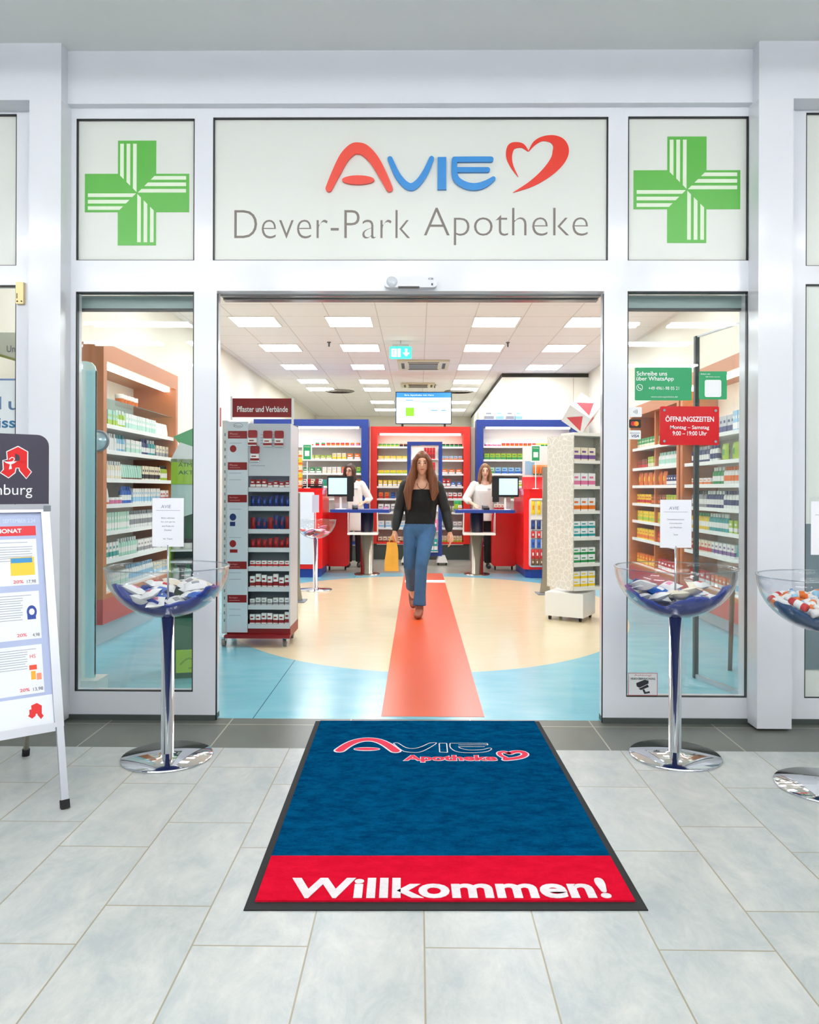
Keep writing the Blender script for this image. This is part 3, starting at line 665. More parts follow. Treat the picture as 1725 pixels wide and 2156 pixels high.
def item(kind, a, c, loc, rot, label, group, dim=None, sc_=1.0):
    w, h, d = dim or DIM[kind]
    o = bpy.data.objects.new(KIND[0] if kind == 'carton' else NAMES[kind][0], pack_mesh(kind, a, c, w * sc_, h * sc_, d * sc_)); C.objects.link(o)
    o.location = loc; o.rotation_euler = rot if isinstance(rot, tuple) else (0, 0, rot)
    return tag(o, label, NAMES[kind][1], group)
ORD = ['leftmost', 'second', 'third', 'fourth', 'fifth', 'sixth', 'seventh', 'eighth']
LEV = {1: 'lowest', 2: 'second lowest', 3: 'third lowest', 4: 'fourth lowest', 5: 'fifth lowest', 6: 'sixth lowest', 7: 'seventh lowest', 8: 'topmost'}
NUM = ['first', 'second', 'third', 'fourth', 'fifth', 'sixth', 'seventh', 'eighth', 'ninth', 'tenth', 'eleventh', 'twelfth', 'thirteenth', 'fourteenth', 'fifteenth', 'sixteenth', 'seventeenth', 'eighteenth', 'nineteenth', 'twentieth'] + ['twenty-first', 'twenty-second', 'twenty-third', 'twenty-fourth']
def stock(root, unit, lev, z, x0, x1, runs, depth=0.1, gap=1.12, hmax=0.2, jitter=0.004, rows=1):
    """fill the stretch x0..x1 of a shelf with runs (kind, colour, accent, share, dim)"""
    tot = sum(q[3] for q in runs); x = x0
    for ri, q in enumerate(runs):
        kind, a, c, share = q[:4]; dim = q[4] if len(q) > 4 and q[4] else DIM[kind]
        w = dim[0]; L = (x1 - x0) * share / tot; n = max(1, int(L / (w * gap))); sp_ = L / n
        pos = 'whole' if len(runs) == 1 else ('%s run' % (ORD[ri] if ri < len(runs) - 1 else 'rightmost'))
        nm = NAMES[kind][1]
        what = '%s-marked %s %s, %s, %s shelf, %s' % (c.replace(' ', '-'), a, nm, pos.replace('whole', 'only run'), lev, unit)
        grp = '%s %ss, %s, %s shelf of %s' % (a, nm, pos, lev, unit)
        for i in range(n):
            p = root.matrix_basis @ Vector((x + (i + 0.5) * sp_, depth + random.uniform(-jitter, jitter), z))
            label = what if n == 1 else '%s from left, %s' % (NUM[i], what)
            item(kind, a, c, p, root.rotation_euler.z + random.uniform(-0.03, 0.03), label, grp, dim)
        x += L

def shelving(name, label, loc, rz, Wd, H, depth, z0, zs, fm, fw, back, hdr=None, dividers=(), glass_top=False, plinth=None, lip=0.03, light=None):
    r = E(name, label, 'shelving', loc, rz); hdr = hdr or fw
    f = MB(); f.box(0, fw, -0.03, depth, z0, H); f.box(Wd - fw, Wd, -0.03, depth, z0, H); f.box(fw, Wd - fw, -0.03, depth, H - hdr, H); f.box(fw, Wd - fw, -0.03, depth, z0, z0 + 0.035)
    f.build('frame', fm, r)
    MB().box(fw, Wd - fw, depth - 0.02, depth - 0.001, z0 + 0.03, H - hdr).build('back_panel', back, r)
    for i, z in enumerate(zs):
        gl = glass_top and i == len(zs) - 1
        b = MB(); b.box(fw, Wd - fw, 0.005, depth - 0.02, z - (0.008 if gl else 0.02), z)
        if not gl: b.box(fw, Wd - fw, -0.008, 0.006, z - lip, z + 0.006)
        b.build('shelf', AQUA if gl else SHELF, r)
    for x in dividers: MB().box(x - 0.02, x + 0.02, 0.02, depth - 0.03, z0 + 0.03, H - hdr).build('divider', fm, r)
    if plinth: MB().box(0, Wd, plinth[0], depth, 0, z0).build('plinth', plinth[1], r)
    if light: MB().box(fw + 0.05, Wd - fw - 0.05, 0.02, 0.08, H - hdr - 0.035, H - hdr - 0.005).build('light_strip', mat('shelf_light', (255, 250, 236), 0.5, emit=light), r)
    return r
BACKLIT = mat('shelf_back_white', (248, 244, 236), 0.5)

# --- left wall shelving
KIND[0] = 'skincare_carton'
ZS = [0.45, 0.712, 0.956, 1.188, 1.409, 1.653, 1.873, 2.10]
u = shelving('wall_shelving', 'orange wooden wall shelving with white shelves of care products at the left', (-2.65, 1.97, 0), PI / 2, 1.98, 2.55, 0.45, 0.40, ZS, WOOD, 0.07, BACKLIT, 0.15, (), True, None, light=4.0)
MB().box(0, 1.98, -0.03, 0.45, 0.19, 0.40).build('drawer_front', mat('coral_plinth', (206, 72, 66), 0.35), u); MB().box(0.03, 1.95, 0.06, 0.45, 0.0, 0.19).build('base', LGREY, u)
UN = 'left wall shelving'
def lv(i, n): return 'topmost' if i == n - 1 else LEV[i + 1]
LB = (0.045, 0.16, 0.045)
RUNS = [
 [('carton', 'white', 'mint', 3, (0.06, 0.13, 0.05)), ('bottle', 'white', 'pale blue', 3, LB), ('carton', 'cream', 'pale blue', 2)],
 [('carton', 'white', 'teal', 2, (0.06, 0.14, 0.05)), ('bottle', 'mint', 'white', 2, LB), ('carton', 'white', 'grey', 3), ('tube', 'white', 'green', 1)],
 [('carton', 'mint', 'white', 3, (0.05, 0.16, 0.05)), ('bottle', 'white', 'grey', 3, LB), ('carton', 'white', 'black', 2, (0.09, 0.05, 0.05))],
 [('tube', 'white', 'orange', 1), ('jar', 'pink', 'white', 1), ('bottle', 'blue', 'blue', 1, LB), ('carton', 'white', 'pale blue', 3, (0.05, 0.14, 0.05)), ('carton', 'white', 'red', 1)],
 [('bottle', 'cream', 'white', 2, LB), ('tube', 'mint', 'brown', 2), ('carton', 'cream', 'black', 2, (0.05, 0.14, 0.05)), ('bottle', 'lime', 'black', 1, LB)],
 [('bottle', 'white', 'white', 2, LB), ('bottle', 'pale blue', 'teal', 1, LB), ('carton', 'white', 'mint', 2, (0.05, 0.13, 0.05)), ('bottle', 'navy', 'navy', 1, LB), ('bottle', 'teal', 'white', 1, LB), ('carton', 'cream', 'grey', 2)],
 [('carton', 'mint', 'lime', 2, (0.05, 0.14, 0.05)), ('bottle', 'lime', 'white', 1, LB), ('carton', 'white', 'mint', 4, (0.05, 0.15, 0.05)), ('tube', 'white', 'cream', 2)],
 [('carton', 'white', 'mint', 4, (0.07, 0.17, 0.06)), ('carton', 'white', 'cream', 4, (0.06, 0.18, 0.06))]]
RUNS[7], top_ = RUNS[7], None
for i, z in enumerate(ZS):
    if i == 7:   # on the glass shelf only a few things
        stock(u, UN, 'glass top', z, 0.75, 1.2, [('jar', 'orange', 'white', 1, (0.08, 0.11, 0.08))], 0.15); continue
    stock(u, UN, lv(i, 9), z, 0.09, 1.9, RUNS[i], 0.07)
b = MB(); fr = FL(0, 0.429, 0)
for x, w_ in ((0.15, 0.25), (0.95, 0.3)): b.rect(fr, x, x + w_, 2.18, 2.34, 0.001)
b.build('poster_card', mat('card_white', (252, 252, 252), 0.5), u)
b = MB(); b.text(FL(0, 0.4275, 0), 'hydro', 0.98, 2.27, 0.2, 0.045); b.text(FL(0, 0.4275, 0), 'care', 0.19, 2.25, 0.13, 0.05, bold=0.02)
b = None
# pale blue, grey-rimmed mirror on the end panel
r = E('pale_disc', 'small round mirror on the near end of the left wooden shelving', 'disc', (-2.635, 1.91, 1.72)); b = MB(); b.lathe([(0.001, -0.012), (0.075, -0.012), (0.082, 0.0), (0.075, 0.012)], 24, axis='y'); b.build('disc_face', mat('disc_pale', (190, 214, 228), 0.08, 0.6), r)
b = MB(); b.lathe([(0.074, -0.014), (0.086, -0.014), (0.09, 0.004), (0.08, 0.014)], 24, axis='y'); b.build('rim', MGREY, r)

# --- right wall shelving: two units
KIND[0] = 'vitamin_carton'
ZR = [0.37, 0.70, 0.93, 1.155, 1.385, 1.61, 1.87]
CB = (0.11, 0.13, 0.06)
RR1 = [
 [('carton', 'red', 'white', 2, CB), ('carton', 'orange', 'white', 2), ('bottle', 'white', 'pale blue', 2)],
 [('carton', 'cream', 'red', 2), ('carton', 'white', 'purple', 2), ('tube', 'teal', 'white', 1), ('carton', 'pink', 'white', 1)],
 [('bottle', 'yellow', 'green', 2), ('bottle', 'teal', 'white', 2), ('carton', 'lime', 'white', 1), ('carton', 'purple', 'pink', 1), ('carton', 'pale blue', 'green', 1)],
 [('bottle', 'grey', 'black', 2), ('bottle', 'navy', 'white', 2), ('bottle', 'white', 'navy', 2), ('carton', 'teal', 'mint', 2)],
 [('carton', 'white', 'orange', 2, (0.09, 0.07, 0.05)), ('bottle', 'green', 'white', 1), ('bottle', 'white', 'orange', 3)],
 [('bottle', 'navy', 'silver', 2), ('bottle', 'white', 'navy', 1), ('pouch', 'lime', 'green', 2, (0.15, 0.17, 0.05)), ('carton', 'yellow', 'cream', 2, (0.13, 0.18, 0.05))],
 [('carton', 'white', 'purple', 2, (0.1, 0.15, 0.05)), ('carton', 'silver', 'navy', 2, (0.08, 0.17, 0.05)), ('carton', 'pale blue', 'white', 2, (0.05, 0.19, 0.1))]]
RR2 = [
 [('carton', 'orange', 'yellow', 1, CB), ('carton', 'red', 'white', 1, CB)],
 [('carton', 'yellow', 'orange', 1, CB), ('carton', 'red', 'orange', 1, CB)],
 [('carton', 'yellow', 'lime', 2, CB), ('carton', 'orange', 'brown', 1)],
 [('carton', 'yellow', 'red', 1), ('carton', 'brown', 'orange', 1), ('carton', 'lime', 'yellow', 1)],
 [('pouch', 'orange', 'yellow', 2, (0.16, 0.17, 0.05)), ('carton', 'navy', 'white', 1)],
 [('carton', 'brown', 'red', 1), ('carton', 'lime', 'cream', 1, (0.05, 0.14, 0.05)), ('bottle', 'white', 'mint', 2)],
 [('carton', 'green', 'cream', 2, (0.05, 0.13, 0.05)), ('carton', 'cream', 'lime', 1), ('carton', 'red', 'white', 1, (0.05, 0.15, 0.05))]]
for nm, y1, wd, H, RR, lb in (('near right wall shelving', 3.95, 1.9, 2.55, RR1, 'orange wooden wall shelving behind the red opening hours sign, nearer of two'),
                              ('far right wall shelving', 5.95, 1.95, 2.42, RR2, 'orange wooden wall shelving with yellow packs at the right, farther of two')):
    u = shelving('wall_shelving', lb, (2.87, y1, 0), -PI / 2, wd, H, 0.37, 0.33, ZR, WOOD, 0.07, BACKLIT if RR is RR1 else mat('beech_back', (214, 150, 104), 0.5), 0.13, () if RR is RR1 else (0.95,), False, None, light=4.0 if RR is RR1 else None)
    MB().box(0, wd, -0.03, 0.37, 0.14, 0.33).build('drawer_front', mat('coral_plinth'), u); MB().box(0.03, wd - 0.03, 0.06, 0.37, 0, 0.14).build('base', LGREY, u)
    for i, z in enumerate(ZR):
        stock(u, nm, lv(i, 7), z, 0.09, wd - 0.09, RR[i], 0.08)

# --- back wall units
KIND[0] = 'medicine_carton'
ZB = [0.31, 0.60, 0.89, 1.15, 1.38, 1.62, 1.88, 2.13]
u = shelving('display_shelving', 'tall red framed shelving on the back wall behind the walking woman', (-0.896, 10.1, 0), 0, 1.88, 2.51, 0.38, 0.30, ZB, ORED, 0.125, BACKLIT, dividers=(), glass_top=False, plinth=(0.02, GREYD), light=6.0)
RB = [
 [('carton', 'cream', 'brown', 2), ('carton', 'white', 'dark red', 1), ('carton', 'cream', 'lime', 2, (0.05, 0.14, 0.05))],
 [('carton', 'white', 'pale blue', 2, CB), ('bottle', 'white', 'grey', 2), ('carton', 'white', 'grey', 2)],
 [('carton', 'white', 'grey', 3, (0.1, 0.16, 0.06)), ('carton', 'cream', 'lime', 1)],
 [('carton', 'orange', 'red', 1), ('carton', 'navy', 'blue', 1), ('bottle', 'white', 'grey', 2), ('carton', 'lime', 'yellow', 1), ('carton', 'white', 'red', 2)],
 [('carton', 'yellow', 'white', 2), ('carton', 'white', 'cream', 2), ('carton', 'navy', 'white', 1, (0.06, 0.1, 0.05)), ('carton', 'red', 'white', 1, (0.06, 0.15, 0.05)), ('carton', 'blue', 'white', 1, (0.08, 0.09, 0.05))],
 [('carton', 'yellow', 'lime', 4, (0.1, 0.07, 0.05)), ('carton', 'yellow', 'green', 2, (0.1, 0.09, 0.05)), ('carton', 'orange', 'white', 2, (0.1, 0.09, 0.05))],
 [('carton', 'yellow', 'cream', 4, (0.1, 0.08, 0.05)), ('carton', 'red', 'white', 1, (0.08, 0.12, 0.05)), ('carton', 'pale blue', 'orange', 3, (0.07, 0.08, 0.05))],
 [('jar', 'lime', 'green', 1), ('jar', 'black', 'brown', 1), ('jar', 'yellow', 'orange', 1), ('jar', 'green', 'black', 1)]]
for i, z in enumerate(ZB): stock(u, 'red framed shelving', lv(i, 8), z, 0.14, 1.74, RB[i], 0.08, hmax=0.2)
u = shelving('display_shelving', 'wide blue framed shelving on the back wall at the left counter', (-3.05, 9.85, 0), 0, 2.13, 2.62, 0.38, 0.30, ZB, BLUE, 0.13, BACKLIT, plinth=(0.02, GREYD), light=6.0)
RL = [None, None, None, None, [('carton', 'teal', 'green', 2), ('carton', 'white', 'green', 1), ('carton', 'orange', 'white', 1)],
 [('carton', 'green', 'white', 2, (0.09, 0.11, 0.05)), ('carton', 'white', 'cream', 2), ('carton', 'orange', 'pink', 1), ('carton', 'lime', 'green', 1)],
 [('carton', 'lime', 'cream', 4, (0.09, 0.08, 0.05)), ('carton', 'cream', 'yellow', 2), ('carton', 'orange', 'white', 2, (0.1, 0.11, 0.05))],
 [('jar', 'orange', 'white', 1), ('jar', 'red', 'green', 1), ('jar', 'orange', 'red', 2), ('jar', 'pink', 'orange', 1)]]
for i, z in enumerate(ZB):
    if RL[i]: stock(u, 'left blue framed shelving', lv(i, 8), z, 0.9, 1.99, RL[i], 0.08)
u = shelving('display_shelving', 'wide blue framed shelving on the back wall at the right counter', (1.08, 9.85, 0), 0, 1.92, 2.62, 0.38, 0.30, ZB, BLUE, 0.13, BACKLIT, plinth=(0.02, GREYD), light=6.0)
RQ = [None, None, None, [('carton', 'white', 'green', 1), ('carton', 'cream', 'red', 1)], [('carton', 'white', 'lime', 1), ('carton', 'cream', 'teal', 1)],
 [('carton', 'mint', 'green', 1), ('carton', 'pale blue', 'blue', 3, (0.1, 0.12, 0.05)), ('carton', 'purple', 'blue', 2, (0.1, 0.12, 0.05)), ('carton', 'white', 'orange', 2)],
 [('carton', 'lime', 'green', 4, (0.09, 0.12, 0.05)), ('carton', 'pink', 'purple', 1), ('carton', 'pale blue', 'pink', 2), ('carton', 'white', 'orange', 2)],
 [('jar', 'pink', 'white', 1), ('jar', 'orange', 'red', 2), ('jar', 'green', 'yellow', 1), ('jar', 'orange', 'white', 1)]]
for i, z in enumerate(ZB):
    if RQ[i]: stock(u, 'right blue framed shelving', lv(i, 8), z, 0.15, 1.77, RQ[i], 0.08)
# lettered header boards inside the frames
# white pillars between the back units
for x in (-0.915, 1.03): pass
st(MB().box(1.0, 1.07, 10.15, 10.3, 0, 2.5).build('trim_9', mat('beige_upright', (206, 186, 160), 0.5)))
# white cartons on top of the right blue frame
for i, (x, w_) in enumerate(((1.33, 0.17), (1.53, 0.13), (1.72, 0.14), (1.88, 0.13))):
    item('carton', 'white', 'pale blue' if i % 2 else 'grey', (x, 10.0, 2.62), 0, '%s white carton on top of the right blue frame' % ('leftmost', 'second', 'third', 'rightmost')[i], 'white cartons on the right blue frame', (w_, 0.19, 0.1))

# --- free-standing blue framed display on castors
r = E('rolling_display', 'blue tube framed rolling display with white shelves behind the walking woman', 'display', (0.12, 9.2, 0))
b = MB(); b.rbox(-0.31, 0.31, -0.03, 0.03, 0.15, 2.17, 0.05); f = MB()
def loop(b, x0, x1, z0, z1, t, y0, y1, mi=0):
    b.box(x0, x0 + t, y0, y1, z0, z1, mi); b.box(x1 - t, x1, y0, y1, z0, z1, mi); b.box(x0 + t, x1 - t, y0, y1, z1 - t, z1, mi); b.box(x0 + t, x1 - t, y0, y1, z0, z0 + t, mi)
loop(f, -0.31, 0.31, 0.15, 2.17, 0.065, -0.03, 0.03); f.build('frame', BLUE, r)
MB().box(-0.24, 0.24, 0.0, 0.012, 0.22, 2.1).build('back_panel', BACKLIT, r)
for z in (0.24, 0.6, 0.95, 1.3, 1.6, 1.86): MB().box(-0.24, 0.24, -0.12, 0.0, z - 0.015, z).build('shelf', WHITE, r)
for s_ in (-1, 1):
    b = MB(); b.prism([(s_ * 0.31 - 0.1, -0.2, 0.05), (s_ * 0.31 + 0.1, -0.2, 0.05), (s_ * 0.31 + 0.06, -0.2, 0.15), (s_ * 0.31 - 0.06, -0.2, 0.15)], (0, 0.4, 0)); b.build('foot', WHITE, r)
    for k in (-1, 1): b = MB(); b.cyl(0.028, -0.012, 0.012, 14, (s_ * 0.31 + k * 0.07, -0.15, 0.028), 0, 'x'); b.build('castor', BLACK, r)
for i in range(8): item('carton', 'red', 'dark red', (0.28 - 0.05 * (i % 4) , 9.12, 1.60 + 0.0) if i < 4 else (0.28 - 0.05 * (i % 4), 9.12, 1.86), 0, 'red carton on the %s shelf of the rolling blue display' % ('second highest' if i < 4 else 'highest'), 'red cartons on the rolling display', (0.045, 0.2, 0.05))
for i in range(3): item('carton', 'teal', 'white', (0.18 + 0.07 * i, 9.12, 0.24), 0, 'teal carton on the lowest shelf of the rolling blue display', 'teal cartons on the rolling display', (0.06, 0.22, 0.06))
for i in range(3): item('pouch', 'pink', 'white', (0.16 + 0.08 * i, 9.12, 0.6), 0, 'pink packet on the second shelf of the rolling blue display', 'pink packets on the rolling display', (0.075, 0.2, 0.04))
for i in range(3): item('carton', 'yellow', 'orange', (0.18 + 0.07 * i, 9.12, 1.3), 0, 'yellow carton on the middle shelf of the rolling blue display', 'yellow cartons on the rolling display', (0.06, 0.16, 0.06))

# --- ceiling: square light panels, cassettes, exit sign, screen
PAN = mat('panel_light', (246, 250, 255), 0.5, emit=SHOP_PANEL); PF = mat('panel_frame_white', (236, 234, 228), 0.5)
rows = [(-3, ''), (-6, '')] + [(q, '') for q in (0, 3, 6, 9, 11, 15, 18)]
colx = [-2.46, -1.21, 0.72, 1.97]; cn = ['far left', 'centre left', 'centre right', 'far right']
rown = {-6: 'just inside the door', -3: 'second from the door', 0: 'third from the door', 3: 'fourth from the door', 6: 'fifth from the door', 9: 'sixth from the door', 11: 'seventh from the door', 15: 'second farthest', 18: 'farthest'}
for q, _ in rows:
    for ci, x in enumerate(colx):
        if ci == 3 and q > 6: continue
        if ci == 0 and q > 11: continue
        y = 5.47 + 0.625 * q
        r = E('ceiling_light', 'square ceiling light panel in the %s column, %s row' % (cn[ci], rown[q]), 'ceiling light', (x + 0.3, y + 0.3, 3.55), 0, 'square ceiling light panels')
        f = MB(); loop2 = [(-0.305, -0.29, -0.305, 0.305), (0.29, 0.305, -0.305, 0.305), (-0.29, 0.29, -0.305, -0.29), (-0.29, 0.29, 0.29, 0.305)]
        for a0, a1, b0, b1 in loop2: f.box(a0, a1, b0, b1, -0.012, 0)
        f.build('frame', PF, r); MB().box(-0.29, 0.29, -0.29, 0.29, -0.009, -0.002).build('diffuser', PAN, r)
def cassette(lbl, x, y, w_, d_):
    r = E('air_conditioner', lbl, 'air conditioner', (x, y, 3.547))
    b = MB(); b.box(-w_ / 2, w_ / 2, -d_ / 2, d_ / 2, -0.03, 0); b.build('housing', mat('cassette_cream', (222, 214, 180), 0.4), r)
    b = MB(); b.box(-w_ * 0.28, w_ * 0.28, -d_ * 0.28, d_ * 0.28, -0.042, -0.03); b.build('intake_grille', mat('grille_grey', (120, 116, 108), 0.5), r)
    for a, c_, e1, e2 in ((0, -1, 0.3, 0.03), (0, 1, 0.3, 0.03), (-1, 0, 0.03, 0.3), (1, 0, 0.03, 0.3)):
        MB().box(a * w_ * 0.4 - e1 * w_, a * w_ * 0.4 + e1 * w_, c_ * d_ * 0.4 - e2 * d_, c_ * d_ * 0.4 + e2 * d_, -0.034, -0.03).build('air_slot', mat('slot_dark', (60, 58, 52), 0.5), r)
cassette('square cream air conditioner cassette in the ceiling behind the exit sign', 0.09, 9.25, 0.9, 0.95)
cassette('second air conditioner cassette deeper in the shop ceiling', 0.0, 11.9, 0.7, 0.6)
for x, y, n in ((-1.78, 13.0, 'left'), (0.93, 13.0, 'right')):
    r = E('air_vent', 'round ceiling air diffuser on the %s side of the shop' % n, 'vent', (x, y, 3.55)); b = MB()
    for k_ in range(4): b.lathe([(0.08 + k_ * 0.07, -0.02), (0.13 + k_ * 0.07, -0.006), (0.12 + k_ * 0.07, 0)], 24)
    b.build('rings', mat('vent_grey', (150, 146, 138), 0.5), r)
for x, y in ((-1.35, 7.2), (1.35, 7.2), (0.35, 11.9)):
    r = E('sprinkler', 'small ceiling sprinkler %s' % ('left of the exit sign' if x < 0 else 'right of the exit sign' if x > 1 else 'behind the air conditioner'), 'sprinkler', (x, y, 3.55)); b = MB(); b.cyl(0.012, -0.07, 0, 8); b.cyl(0.03, -0.01, 0, 12); b.build('head', MGREY, r)
r = E('exit_sign', 'lit green emergency exit sign with white arrow hanging from the ceiling', 'exit sign', (-0.265, 7.1, 3.28))
b = MB(); b.rbox(-0.165, 0.165, -0.012, 0.012, 0, 0.185, 0.02); b.build('sign_face', mat('exit_green', (60, 190, 165), 0.4, emit=1.0), r)
b = MB(); b.box(-0.12, 0.12, -0.03, 0.03, 0.185, 0.215); b.cyl(0.006, 0.21, 0.27, 8); b.build('holder', LGREY, r)
WL = mat('exit_white', (245, 255, 250), 0.4, emit=2.0); fr = FL(0, -0.012, 0)
b = MB(); b.rect(fr, -0.135, -0.06, 0.03, 0.15); b.rect(fr, -0.045, 0.0, 0.03, 0.15); b.on(fr, [(0.07, 0.15), (0.1, 0.15), (0.1, 0.09), (0.135, 0.09), (0.085, 0.035), (0.035, 0.09), (0.07, 0.09)]); b.build('pictogram', WL, r)
b = MB(); b.ellipse(fr, -0.1, 0.125, 0.012, 0.012, 0.001); b.ribbon(fr, [(-0.1, 0.11), (-0.098, 0.08), (-0.085, 0.045)], 0.012, 0.001); b.ribbon(fr, [(-0.098, 0.08), (-0.118, 0.05)], 0.01, 0.001); b.build('running_figure', mat('exit_green'), r)

r = E('screen', 'wide blue-white information screen above the red framed shelving', 'screen', (0.105, 10.13, 2.51))
MB().rbox(-0.53, 0.53, -0.025, 0.03, 0.05, 0.66, 0.01).build('housing', BLACK, r)
SCR = mat('screen_pale_blue', (178, 216, 240), 0.3, emit=0.8); MB().box(-0.515, 0.515, -0.027, -0.024, 0.065, 0.645).build('display', SCR, r)
fr = FL(0, -0.027, 0); b = MB(); b.rect(fr, -0.515, 0.515, 0.55, 0.645); b.build('title_bar', mat('screen_blue', (40, 110, 196), 0.3, emit=0.8), r)
b = MB(); b.text(fr, 'Ihre Apotheke mit Herz', -0.36, 0.575, 0.55, 0.035, 0.0016); b.build('lettering', mat('screen_text', (210, 230, 250), 0.3, emit=0.8), r)
b = MB(); b.rect(fr, -0.34, -0.18, 0.2, 0.36); b.build('picture', mat('screen_lime', (110, 196, 30), 0.3, emit=0.8), r)
b = MB(); b.rect(fr, -0.34, -0.2, 0.49, 0.505); b.rect(fr, 0.14, 0.26, 0.3, 0.315); b.rect(fr, 0.33, 0.42, 0.3, 0.315); b.rect(fr, -0.05, 0.3, 0.46, 0.468); b.build('text_lines', mat('screen_line', (70, 120, 180), 0.3, emit=0.6), r)
b = MB(); b.box(-0.42, -0.38, -0.02, 0.02, 0, 0.06); b.build('foot', BLACK, r); b = MB(); b.box(0.38, 0.42, -0.02, 0.02, 0, 0.06); b.build('foot', BLACK, r)

# ================================================================== COUNTERS
def counter_pod(side, x0, x1, y0, y1, wx0, wx1, wy):
    r = E('service_counter', 'red service counter with blue plinth on the %s side' % side, 'counter', ((x0 + x1) / 2, (y0 + y1) / 2, 0)); ox, oy = (x0 + x1) / 2, (y0 + y1) / 2
    hx, hy = (x1 - x0) / 2, (y1 - y0) / 2; ch = 0.08
    def oct_(hx, hy): return [(-hx + ch, -hy), (hx - ch, -hy), (hx, -hy + ch), (hx, hy), (-hx, hy), (-hx, -hy + ch)]
    b = MB(); b.prism([(x, y, 0.13) for x, y in oct_(hx, hy)], (0, 0, 1.18)); b.build('body', RED, r)
    b = MB(); b.prism([(x, y, 1.31) for x, y in oct_(hx + 0.01, hy + 0.01)], (0, 0, 0.03)); b.build('top', RED, r)
    b = MB(); b.prism([(x, y, 0.0) for x, y in oct_(hx - 0.03, hy - 0.03)], (0, 0, 0.13)); b.build('plinth', BLUE, r)
    b = MB(); b.rbox(wx0 - ox, wx1 - ox, wy - oy, wy + 0.14 - oy, 0.07, 0.95, 0.05); b.build('side_panel', RED, r)
    for x in (wx0 + 0.06, wx1 - 0.06): b = MB(); b.cyl(0.035, -0.012, 0.012, 12, (x - ox, wy + 0.07 - oy, 0.035), 0, 'x'); b.build('castor', BLACK, r)
    return r
pl_ = counter_pod('left', -2.1, -1.44, 7.1, 8.05, -1.50, -1.12, 8.10)
pr_ = counter_pod('right', 1.60, 2.3, 7.15, 8.4, 1.22, 1.62, 8.25)
r = pl_; b = MB(); b.rbox(-0.30, 0.22, -0.49, -0.475, 0.2, 1.28, 0.02); b.build('front_panel', mat('panel_ice_white', (224, 232, 246), 0.3), r, False)
r = pr_; b = MB(); b.rbox(-0.28, 0.30, -0.64, -0.625, 0.17, 1.2, 0.04); b.build('front_panel', mat('panel_ice_white'), r)
def table(side, x0, x1, y0, y1, cx, cy):
    r = E('counter_table', 'blue topped standing table on a thick steel column, %s side' % side, 'table', (cx, cy, 0)); b = MB()
    b.box(x0 - cx, x1 - cx, y0 - cy, y1 - cy, 0.965, 1.012); b.build('table_top', BLUE, r)
    b = MB(); b.cyl(0.1, 0.015, 0.965, 28); b.build('column', STEEL, r); b = MB(); b.cyl(0.2, 0, 0.015, 28); b.build('base_plate', STEEL, r)
    hx0, hx1 = (x0 + 0.27 - cx, x1 - 0.17 - cx) if side == 'left' else (x0 + 0.12 - cx, x0 + 0.62 - cx)
    sh = MB(); sh.rbox(hx0, hx1, y0 - cy - 0.02, y0 - cy + 0.25, 0.625, 0.66, 0.01); s2 = sh.build('bag_shelf', WHITE, r)
    for x in (hx0 + 0.01, hx1 - 0.01):
        for y in (y0 - cy, y0 - cy + 0.2): MB().tube([(x, y, 0.64), (x, y, 0.97)], 0.006, 6).build('rod', WHITE, s2)
    return r
table('left', -1.35, -0.44, 7.4, 8.05, -0.79, 7.6); table('right', 0.58, 1.5, 7.45, 8.1, 0.93, 7.65)
# cash desks: monitors, cabinets, terminal, small goods
def monitor(lbl, x, y, z, rz, flip):
    r = E('till_monitor', lbl, 'monitor', (x, y, z), rz); b = MB(); b.cyl(0.02, 0, 0.22, 10); b.cyl(0.09, 0, 0.012, 18); b.build('stand', WHITE, r)
    b = MB(); b.rbox(-0.21, 0.21, -0.03, 0.03, 0.2, 0.52, 0.01); b.build('housing', BLACK, r)
    x0 = -0.19 if flip > 0 else -0.11; b = MB(); b.box(x0, x0 + 0.30, -0.032, -0.03, 0.235, 0.49); b.build('display', mat('monitor_blue', (150, 205, 240), 0.3, emit=0.9), r)
    b = MB(); b.rbox(0.10 if flip > 0 else -0.2, 0.2 if flip > 0 else -0.1, -0.034, 0.02, 0.12, 0.5, 0.01); b.build('reader', BLACK, r)
monitor('till monitor with pale blue display at the left counter', -1.215, 7.7, 1.012, 0, 1)
monitor('till monitor with pale blue display at the right counter', 1.375, 7.7, 1.012, 0, -1)
for lb, x, y, z, w_, h_ in (('left end of the left table', -1.27, 7.92, 1.012, 0.14, 0.26), ('left table beside the till', -1.10, 7.95, 1.012, 0.12, 0.22)):
    pass
def cabinet(lbl, x, y, w_, d_, h_):
    r = E('counter_cabinet', lbl, 'cabinet', (x, y, 1.012)); MB().box(-w_ / 2, w_ / 2, -d_ / 2, d_ / 2, 0, h_).build('body', mat('cabinet_ivory', (236, 230, 214), 0.5), r)
    b = MB(); b.box(-w_ * 0.42, w_ * 0.42, -d_ / 2 - 0.004, -d_ / 2, h_ * 0.1, h_ * 0.45); b.build('drawer', WHITE, r)
    b = MB(); b.box(-w_ * 0.1, w_ * 0.1, -d_ / 2 - 0.01, -d_ / 2 - 0.004, h_ * 0.38, h_ * 0.41); b.build('handle', MGREY, r)
cabinet('low ivory cabinet on the left blue table beside the counter', -1.22, 7.93, 0.22, 0.2, 0.2)
cabinet('low ivory cabinet on the right blue table beside the counter', 1.38, 7.95, 0.2, 0.2, 0.26)
